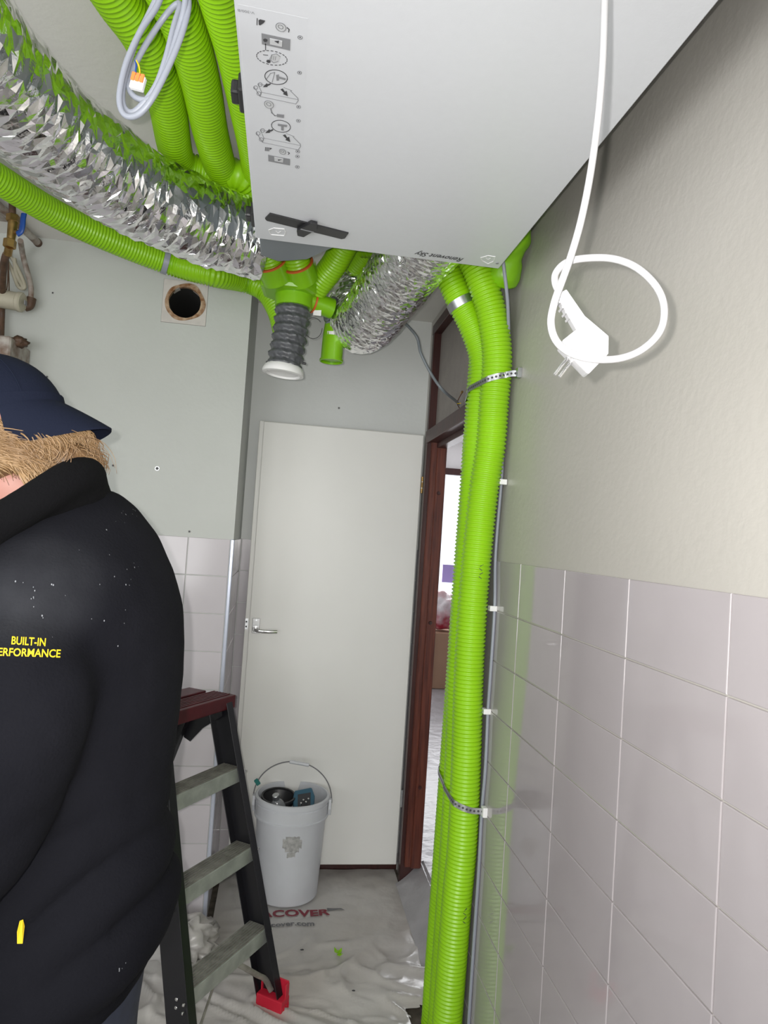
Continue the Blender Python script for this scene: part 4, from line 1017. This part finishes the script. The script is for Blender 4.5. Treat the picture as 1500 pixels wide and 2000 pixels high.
tube('bent_pipe', [q(40, 470, .85), q(44, 495), q(50, 520), q(58, 548), q(61, 570), q(58, 592)], .010, 'pipe', pw, 14, .008)
tube('pipe_elbow', [q(62, 582), q(58, 596), q(48, 600)], .017, 'pipe_d', pw, 14, .006)
tube('flexible_line', [q(14, 492), q(30, 515), q(44, 545), q(48, 562), q(36, 560), q(24, 530), q(12, 505)], .007, 'beige', pw, 12, .006)
tube('flexible_line', [q(28, 505), q(32, 535), q(44, 558), q(45, 566)], .008, 'beige', pw, 12, .006)
for k in range(5): 
    p = q(4 + k * 3, 500 + k * 22, Y - .02); tube('control_wire', [q(16, 486, Y - .02), p, q(-6, 560 + k * 10, Y - .02)], .0022, 'pipe_d', pw, 8, .008)
cyl('regulator', q(-70, 570, Y - .03), q(38, 590, Y - .04), .034, 'beige', pw, 26, bev=.004)
cyl('regulator_cap', q(34, 589, Y - .04), q(45, 591, Y - .042), .037, 'beige', pw, 26, bev=.005)
pd = q(50, 592, Y - .043); bx('cap_mark', (-.002, -.010, -.008), (.002, .010, .008), 'printg', pw, 0, frame_mtx(pd, R0, V((0, 1, 0)), V((0, 0, 1))))
place(pw, q(0, 600))
bl = thing('boiler_casing', 'grey-beige metal box with a brown pipe end above the worker cap', 'casing')
pa = q(38, 668, YB - .12)
bx('casing', (X0 + .45, YB - .20, 2.02), (pa.x, YB - .004, pa.z), 'pipe', bl, .006)
bm = bmesh.new(); bmesh.ops.create_icosphere(bm, subdivisions=3, radius=1); pe = q(38, 668, YB - .13)
for v in bm.verts: v.co = V((v.co.x * .030, v.co.y * .03, v.co.z * .020)) * (1 + .5 * noise.noise(v.co * 2.5)) + pe
obj('brown_lump', bm, 'pipe_d', bl, True); place(bl, (-1.85, YB - .1, 2.02))
ub = thing('pipe_casing', 'grey-beige boxed pipe end at the left edge under the ceiling', 'casing')
pe = q(14, 392, YB - .16); bx('box_body', (pe.x - .28, YB - .26, pe.z), (pe.x, YB - .12, CE - .004), 'pipe', ub, .004); bx('box_foot', (pe.x - .2, YB - .25, pe.z - .02), (pe.x - .004, YB - .13, pe.z + .002), 'pipe_d', ub, .003); place(ub, pe)

# ------------------------------------------------------------------ worker
pd_ = thing('person', 'worker in black hoodie and backward navy cap, facing left, standing at the left edge', 'person')
def fuse(name, parts, voxel, m, parent, smooth=6, fn=None):
    """several overlapping closed tubes / blobs -> one continuous skin"""
    bm = bmesh.new()
    for vs, fs in parts:
        vv = [bm.verts.new(v) for v in vs]
        for f in fs:
            try: bm.faces.new([vv[i] for i in f])
            except ValueError: pass
    bmesh.ops.recalc_face_normals(bm, faces=bm.faces)
    d = bpy.data.meshes.new('tmp'); bm.to_mesh(d); bm.free(); o = bpy.data.objects.new('tmp', d); COL.objects.link(o)
    r = o.modifiers.new('r', 'REMESH'); r.mode = 'VOXEL'; r.voxel_size = voxel
    s = o.modifiers.new('s', 'SMOOTH'); s.iterations = smooth; s.factor = .6
    dg = bpy.context.evaluated_depsgraph_get(); dg.update()
    me = bpy.data.meshes.new_from_object(o.evaluated_get(dg)); bpy.data.objects.remove(o)
    if fn:
        me.update(); nn = [v.normal.copy() for v in me.vertices]
        for v, n_ in zip(me.vertices, nn): v.co = v.co + n_ * fn(v.co, n_)
    return obj(name, me, m, parent, True)
def loft(sections, seg=28):
    """sections: (centre, half-depth in x, half-width in y) stacked; returns closed tube data"""
    vs = []; fs = []
    for c, a, b in sections:
        for j in range(seg):
            t = 2 * PI * j / seg; vs.append(V((c[0] + a * math.cos(t), c[1] + b * math.sin(t), c[2])))
    n = len(sections)
    for i in range(n - 1):
        for j in range(seg): k = i * seg + j; k2 = i * seg + (j + 1) % seg; fs.append((k, k2, k2 + seg, k + seg))
    fs.append(tuple(range(seg))[::-1]); fs.append(tuple((n - 1) * seg + j for j in range(seg)))
    return vs, fs
def limb(pts, radii, seg=20, scale=(1, 1)):
    path = catmull(pts, .02); n = len(path) - 1; k = len(radii) - 1
    def r(i):
        t = i / n * k; a = min(int(t), k - 1); f = t - a; f = f * f * (3 - 2 * f); return radii[a] * (1 - f) + radii[a + 1] * f
    return tube_data(path, r, seg, True, scale=scale)
def ball(c, rx, ry, rz, rot=None, sub=3):
    bm = bmesh.new(); bmesh.ops.create_icosphere(bm, subdivisions=sub, radius=1); bm.verts.ensure_lookup_table()
    mt = Matrix.Translation(V(c)) @ (rot or Matrix.Identity(4)) @ Matrix.Diagonal((rx, ry, rz, 1))
    vs = [mt @ v.co for v in bm.verts]; fs = [tuple(v.index for v in f.verts) for f in bm.faces]; bm.free(); return vs, fs
PY = -.76     # body centre line in y
# head frame : facing -x and bowed forward
HC = V((-1.075, PY - .02, 1.660)); tilt = Matrix.Rotation(math.radians(-24), 4, 'Y')
def hp_(x, y, z): return HC + (tilt @ V((x, y, z)))
S_L, E_L, W_L = V((-.962, PY - .190, 1.425)), V((-1.03, PY - .235, 1.135)), V((-1.23, PY - .14, 1.10))
S_R, E_R, W_R = V((-1.00, PY + .18, 1.435)), V((-1.08, PY + .22, 1.14)), V((-1.28, PY + .12, 1.12))
body = [ball(hp_(0, 0, .02), .098, .076, .105), ball(hp_(-.035, 0, -.05), .066, .056, .070), ball(hp_(-.070, 0, -.098), .026, .026, .020),
        ball(hp_(-.103, 0, -.025), .020, .013, .018), ball(hp_(-.095, 0, .0), .012, .010, .026), ball(hp_(-.088, 0, -.066), .014, .024, .007), ball(hp_(-.086, 0, -.078), .012, .020, .007),
        ball(hp_(.0, -.078, -.012), .020, .008, .032), ball(hp_(.0, .078, -.012), .020, .008, .032),
        ball(hp_(-.080, -.03, .024), .014, .018, .006), ball(hp_(-.080, .03, .024), .014, .018, .006),
        limb([hp_(.02, 0, -.04), V((-1.00, PY, 1.55)), V((-.955, PY, 1.47))], [.060, .058, .07]),
        loft([((-.95, PY, .86), .13, .165), ((-.955, PY, 1.05), .125, .16), ((-.94, PY, 1.3), .135, .175), ((-.94, PY, 1.42), .115, .18), ((-.95, PY, 1.49), .07, .10)])]
def hand(wrist, dirn, sidev, upv):
    d, s_, u = V(dirn).normalized(), V(sidev).normalized(), V(upv).normalized(); out_ = []
    out_.append(limb([wrist - d * .02, wrist + d * .03, wrist + d * .085], [.026, .036, .038], 16, (1, .5)) if 0 else ball(wrist + d * .045, .046, .046, .046))
    out_[-1] = ([wrist + d * .045 + d * ((v - (wrist + d * .045)).dot(V((1, 0, 0)))) + s_ * ((v - (wrist + d * .045)).dot(V((0, 1, 0)))) * .86 + u * ((v - (wrist + d * .045)).dot(V((0, 0, 1)))) * .34 for v in out_[-1][0]], out_[-1][1])
    for k, (off, L_) in enumerate(((-.030, .070), (-.010, .078), (.010, .073), (.029, .058))):
        b0 = wrist + d * .075 + s_ * off; out_.append(limb([b0, b0 + d * L_ * .45 - u * .006, b0 + d * L_ * .75 - u * .026, b0 + d * L_ * .82 - u * .048], [.0095, .0088, .0082, .0070], 10))
    b0 = wrist + d * .02 - s_ * .03; out_.append(limb([b0, b0 + d * .03 - s_ * .022 - u * .008, b0 + d * .062 - s_ * .026 - u * .020], [.0125, .0105, .0085], 10))
    return out_
for S_, E_, W_, sg in ((S_L, E_L, W_L, -1), (S_R, E_R, W_R, 1)):
    body.append(limb([S_, (S_ + E_) / 2, E_, (E_ + W_) / 2, W_], [.055, .052, .042, .038, .028]))
    body += hand(W_, (W_ - E_).normalized(), V((0, -sg, 0)), V((0, 0, 1)))
hipL, kneeL, ankL = V((-.945, PY - .09, .90)), V((-.965, PY - .10, .49)), V((-.935, PY - .11, .09))
hipR, kneeR, ankR = V((-.955, PY + .09, .90)), V((-.995, PY + .10, .49)), V((-.995, PY + .12, .09))
for h_, k_, a_ in ((hipL, kneeL, ankL), (hipR, kneeR, ankR)): body.append(limb([h_, (h_ + k_) / 2, k_, (k_ + a_) / 2, a_], [.085, .078, .055, .052, .038]))
fuse('body', body, .007, 'skin', pd_, 3)
for sg in (-1, 1):
    e = hp_(-.083, sg * .031, .006); lathe('eye', [(0, -.011), (.009, -.007), (.0115, 0), (.009, .007), (0, .011)], 'white', pd_, 16, Matrix.Translation(e))
    cyl('iris', hp_(-.0925, sg * .032, .006), hp_(-.0955, sg * .032, .006), .0055, 'steelblue', pd_, 14); cyl('pupil', hp_(-.0945, sg * .032, .006), hp_(-.0962, sg * .032, .006), .0025, 'black', pd_, 12)
    tube('eyebrow', [hp_(-.094, sg * .014, .030), hp_(-.092, sg * .032, .036), hp_(-.080, sg * .050, .030)], .004, 'hair', pd_, 8, .004)
# trousers
tr = [loft([((-.950, PY, .80), .135, .165), ((-.950, PY, .92), .135, .17), ((-.955, PY, 1.02), .13, .165)])]
for h_, k_, a_ in ((hipL, kneeL, ankL), (hipR, kneeR, ankR)):
    tr.append(limb([h_ + V((0, 0, -.02)), (h_ + k_) / 2, k_, (k_ + a_) / 2, a_ + V((0, 0, .0))], [.118, .100, .078, .074, .070]))
fuse('trousers', tr, .011, 'jeans', pd_, 5, lambda c, n_: .006 * noise.noise(V((c.x * 9, c.y * 9, c.z * 16))) + .003)
for a_ in (ankL, ankR):
    bm = bmesh.new(); path = [a_ + V((.045, 0, -.05)), a_ + V((.0, 0, -.035)), a_ + V((-.08, 0, -.050)), a_ + V((-.17, 0, -.062)), a_ + V((-.205, 0, -.068))]
    o = tube('shoe', path, lambda t: .040 - .012 * t + .006 * math.sin(t * 6), 'shoe', pd_, 18, .012, scale=(.85, 1.05))
    for v in o.data.vertices: v.co.z = max(v.co.z, .007)
    bx('shoe_sole', (a_.x - .215, a_.y - .045, .004), (a_.x + .085, a_.y + .045, .024), 'black', o, .006, None, 2)
# hoodie
def px(x, y, d=.95): return at(x, y, d)
def torso_sec(py, xr, xl, half, yc=PY):
    """horizontal section whose back edge shows at pixel xr on row py"""
    p = at(xr, py, .985); q_ = xl; return ((p.x + q_) / 2, yc, p.z), (p.x - q_) / 2, half
secs = [torso_sec(1925, 258, -1.10, .185), torso_sec(1890, 283, -1.11, .20), torso_sec(1830, 318, -1.125, .205), torso_sec(1750, 336, -1.13, .200), torso_sec(1680, 330, -1.13, .19), torso_sec(1590, 320, -1.125, .185),
        torso_sec(1480, 330, -1.12, .185), torso_sec(1370, 344, -1.12, .19), torso_sec(1270, 350, -1.12, .205), torso_sec(1190, 345, -1.12, .22), torso_sec(1110, 322, -1.10, .205), torso_sec(1040, 292, -1.07, .150), torso_sec(985, 250, -1.04, .100), torso_sec(955, 215, -1.02, .065)]
hd = [loft(secs, 36)]
for S_, E_, W_, sg in ((S_L, E_L, W_L, -1), (S_R, E_R, W_R, 1)):
    sc_ = V((0, sg * .0, 0))
    hd.append(limb([S_ + V((.02, -sg * .07, .0)), S_ + V((.010, sg * .0, -.06)), (S_ + E_) / 2 + V((.022, 0, 0)), E_ + V((.006, 0, .03)), E_ * .75 + W_ * .25 + V((0, 0, -.004)), E_ * .35 + W_ * .65, W_ + V((.01, 0, 0))], [.070, .094, .098, .094, .084, .060, .042], 26))
def folds(c, n_):
    s = c.z - c.x * .55 + .07 * noise.noise(V((c.x * 4, c.y * 4, c.z * 4)))
    low = max(0, min(1, (1.28 - c.z) / .2))
    f = .017 * low * (abs(math.sin(s * 42)) ** .7 - .55) * max(.15, .8 + 1.2 * noise.noise(V((c.x * 6, c.y * 3, c.z * 6))))
    return f + .005 * noise.noise(V((c.x * 9, c.y * 9, c.z * 7))) + .0015 * noise.noise(c * 30)
hood = fuse('hoodie', hd, .009, 'hood', pd_, 9, folds)
# thick rolled hood round the neck
col = [V((-1.098, PY, 1.462)), V((-1.080, PY - .055, 1.474)), at(-60, 1078, .835), at(0, 1024, .848), at(60, 983, .862), at(112, 950, .885), at(155, 925, .92), at(178, 928, .97), at(176, 940, 1.03), at(130, 950, 1.08), at(50, 985, 1.09), V((-1.070, PY + .055, 1.478)), V((-1.098, PY, 1.462))]
vs_, fs_ = limb(col, [.020, .022, .024, .025, .026, .025, .022, .022, .026, .030, .028, .024, .020], 24)
hc2 = limb([V((-1.07, PY - .03, 1.452)), at(-40, 1060, .87), at(40, 1010, .89), at(110, 980, .91), at(165, 972, .97), at(180, 975, 1.02), at(150, 985, 1.06), at(50, 1010, 1.07), V((-1.07, PY + .03, 1.452))], [.022, .026, .028, .030, .030, .030, .032, .030, .022], 24)
hc3 = limb([at(158, 912, .93), at(150, 912, .98), at(120, 922, 1.04)], [.014, .016, .016], 18)
fuse('hood', [(vs_, fs_), hc2, hc3], .008, 'hood2', hood, 5, lambda c, n_: .004 * noise.noise(c * 14))
# chest lettering on the sleeve : projected onto the cloth
hb = BVHTree.FromPolygons([v.co for v in hood.data.vertices], [tuple(p.vertices) for p in hood.data.polygons])
def project(o, lift=.0012, th=True):
    for v in o.data.vertices:
        p = v.co.copy(); d_ = (p - CP).normalized(); h = hb.ray_cast(CP, d_)
        if h[0]: v.co = h[0] - d_ * lift
def sleeve_text(s, x0, x1, y0, y1):
    me = text_verts(s, .03, .12, .0005); bm = bmesh.new(); bm.from_mesh(me); bmesh.ops.subdivide_edges(bm, edges=bm.edges, cuts=1); bmesh.ops.triangulate(bm, faces=bm.faces); bm.to_mesh(me); bm.free()
    xs = [v.co.x for v in me.vertices]; ys = [v.co.y for v in me.vertices]; a, b = at(x0, y0, .82), at(x1, y1, .82); w = b - a; h = at(x0, y0 - 15.5, .82) - a
    for v in me.vertices: v.co = a + w * ((v.co.x - min(xs)) / (max(xs) - min(xs))) + h * ((v.co.y - 0) / (max(ys)))
    o = obj('sleeve_lettering', me, 'yellow', hood); project(o); return o
def refit(o): return o
sleeve_text('BUILT-IN', 22, 90, 1258, 1262); sleeve_text('PERFORMANCE', -14, 119, 1280, 1284)
o = pr('yellow_tag', [(-.0028, -.0135), (.0030, -.0135), (.0034, .006), (.0012, .0135), (-.0022, .012), (-.0040, .0)], 0, .001, 'yellow', hood, frame_mtx(at(41, 1819, .80), V((1, 0, 0)), V((0, 0, 1)), V((0, -1, 0)))); project(o, .003)
# dust specks
dbm = bmesh.new(); rr_ = random.Random(4)
for (sx, sy, sn, sr) in ((60, 1160, 10, 26), (250, 1005, 9, 12), (235, 1100, 8, 40), (255, 1110, 5, 16), (150, 1200, 10, 90), (230, 1890, 4, 10), (200, 960, 6, 14)):
    for k in range(sn):
        x, y = sx + rr_.gauss(0, sr), sy + rr_.gauss(0, sr * .8); r_ = ray(x, y); h = hb.ray_cast(CP, r_.normalized())
        if not h[0] or x < -50: continue
        s = rr_.uniform(.0003, .0009); n_ = h[1]; u = n_.cross(V((0, 0, 1))).normalized(); w_ = n_.cross(u)
        if n_.dot(r_) > 0: n_ = -n_
        c = h[0] + n_ * .0010; dbm.faces.new([dbm.verts.new(c + u * s * math.cos(t) + w_ * s * 1.6 * math.sin(t)) for t in (0, 1.3, 2.5, 3.8, 5.1)])
dd_ = obj('dust_specks', dbm, 'dust', hood); dd_['kind'] = 'stuff'
# paint streaks on trousers are part of their look
# cap (worn backwards)
cap_parts = []
bm = bmesh.new()
prof = []
for k in range(15):
    t = k / 14 * PI / 2; prof.append((math.cos(t) ** .9 if k < 14 else 0, math.sin(t)))
capM = Matrix.Translation(HC) @ tilt @ Matrix.Translation((.004, 0, .040)) @ Matrix.Rotation(math.radians(6), 4, 'Y') @ Matrix.Diagonal((.116, .092, .098, 1))
cp = lathe('cap', prof, 'cap', pd_, 40, capM)
lathe('sweatband', [(1.0, -.02), (1.012, -.02), (1.012, .16), (.99, .16)], 'cap', cp, 40, capM, closed=True)
for k in range(6):
    a = k * PI / 3 + .3
    tube('panel_seam', [capM @ V((math.cos(a) * math.cos(t) ** .9 * 1.004, math.sin(a) * math.cos(t) ** .9 * 1.004, math.sin(t) * 1.004)) for t in [j / 12 * PI / 2 * .98 for j in range(13)]], .0009, 'cap', cp, 6, .006)
lathe('cap_button', [(0, 0), (.008, 0), (.006, .004), (0, .006)], 'cap', cp, 14, Matrix.Translation(capM @ V((0, 0, 1.0))))
# brim : curved sheet from the back of the cap
bm = bmesh.new(); g1 = []; bl0, bl1 = at(112, 792, .955), at(198, 832, .955)
def brim_pt(u, v):
    """u across -1..1, v out 0..1"""
    a = u * 1.05
    base = capM @ V((math.cos(a), math.sin(a), .06)); L_ = (bl1 - bl0)
    tipdir = V((L_.x, 0, L_.z)); reach = math.cos(u * 1.35) ** .6 if abs(u) < 1 else .22
    p = base + tipdir * v * reach * 1.12; p.z -= .030 * (u * u) * v * 1.2 + .004 * v * v; return p
NU, NV = 24, 10
for th in (0, .0032):
    g1.append([[bm.verts.new(brim_pt(-1 + 2 * i / NU, j / NV) - V((0, 0, th))) for j in range(NV + 1)] for i in range(NU + 1)])
for gg in g1:
    for i in range(NU):
        for j in range(NV): bm.faces.new((gg[i][j], gg[i + 1][j], gg[i + 1][j + 1], gg[i][j + 1]))
a, b = g1
for i in range(NU): bm.faces.new((a[i][NV], a[i + 1][NV], b[i + 1][NV], b[i][NV])); bm.faces.new((a[i][0], a[i + 1][0], b[i + 1][0], b[i][0]))
for j in range(NV): bm.faces.new((a[0][j], a[0][j + 1], b[0][j + 1], b[0][j])); bm.faces.new((a[NU][j], a[NU][j + 1], b[NU][j + 1], b[NU][j]))
obj('brim', bm, 'cap', cp, True, math.radians(40))
# hair : a soft base mass and many locks
hair = fuse('hair', [ball(hp_(.020, 0, -.000), .096, .088, .052), ball(hp_(.075, 0, -.040), .050, .068, .046), ball(hp_(.105, -.02, -.055), .032, .045, .030), ball(hp_(.01, -.05, -.018), .055, .036, .034)], .006, 'hair', pd_, 3, lambda c, n_: .004 * noise.noise(c * 22))
rr_ = random.Random(11); vs_all = []; fs_all = []
def lock(p0, p1, p2, p3, r):
    path = catmull([p0, p1, p2, p3], .008); n = len(path) - 1
    v_, f_ = tube_data(path, lambda i: max(r * (1 - .85 * (i / n) ** 2), .0002), 5, True); o_ = len(vs_all); vs_all.extend(v_); fs_all.extend([tuple(k + o_ for k in f) for f in f_])
for k in range(2600):
    a = rr_.uniform(-2.3, .7) if k % 6 else rr_.uniform(-2.4, 2.4); zz = rr_.uniform(-.024, .020)
    back_ = max(0, math.cos(a)); rx, ry = .096 + .018 * back_ * rr_.random(), .088
    base = V((math.cos(a) * rx, math.sin(a) * ry, zz)); ln_ = rr_.uniform(.018, .040) + .035 * back_
    T_ = V((-math.sin(a), math.cos(a), 0)); out_ = V((math.cos(a), math.sin(a), 0)); w_ = rr_.uniform(.004, .040); cu = rr_.uniform(-.010, .012)
    p1 = base + out_ * .004 + T_ * w_ * .4 + V((0, 0, -ln_ * .3)); p2 = base + out_ * (.006 + cu * .4) + T_ * (w_ + .004) + V((.008 * back_, 0, -ln_ * .68)); p3 = base + out_ * (-.008 + cu * .6) + T_ * w_ * 1.5 + V((.012 * back_, 0, -ln_ * (.92 + .1 * cu)))
    lock(hp_(*base), hp_(*p1), hp_(*p2), hp_(*p3), rr_.uniform(.0005, .0014))
for k in range(900):
    a = rr_.uniform(-1.5, .7); zz = rr_.uniform(-.055, .005); base = V((.045 + math.cos(a) * .078, math.sin(a) * .072, zz)); out_ = V((math.cos(a), math.sin(a), 0)); sw = rr_.uniform(-.006, .022); cu = rr_.uniform(-.006, .010)
    p1 = base + out_ * .004 + V((sw * .3, 0, -.010)); p2 = base + out_ * (.004 + cu) + V((sw * .8, 0, -.022)); p3 = base + out_ * (cu - .004) + V((sw, 0, -.034))
    lock(hp_(*base), hp_(*p1), hp_(*p2), hp_(*p3), rr_.uniform(.0006, .0016))
hs = obj('hair_locks', mesh('hair_locks', vs_all, fs_all), 'hairs', hair, True); hs['kind'] = 'stuff'
vs_all = []; fs_all = []
for pts in ([(150, 850), (185, 862), (212, 885), (225, 915)], [(140, 840), (160, 850), (172, 875), (168, 900)], [(130, 870), (160, 885), (175, 900), (180, 920)], [(150, 850), (195, 860), (222, 890), (228, 925)]):
    P_ = [at(x, y, .93) for x, y in pts]; lock(*P_, .0005)
for k in range(14):
    x0 = rr_.uniform(60, 150); y0 = rr_.uniform(846, 872); dx = rr_.uniform(-30, 25)
    P_ = [at(x0, y0, .90), at(x0 + 12, y0 + 16, .895), at(x0 + 8 + dx * .5, y0 + 40, .893), at(x0 + dx - 14, y0 + rr_.uniform(45, 72), .90)]; lock(*P_, rr_.uniform(.0003, .0007))
o = obj('hair_wisps', mesh('hair_wisps', vs_all, fs_all), 'hairs', hair, True); o['kind'] = 'stuff'
place(pd_, (-.96, PY, 0))

bpy.context.view_layer.update()
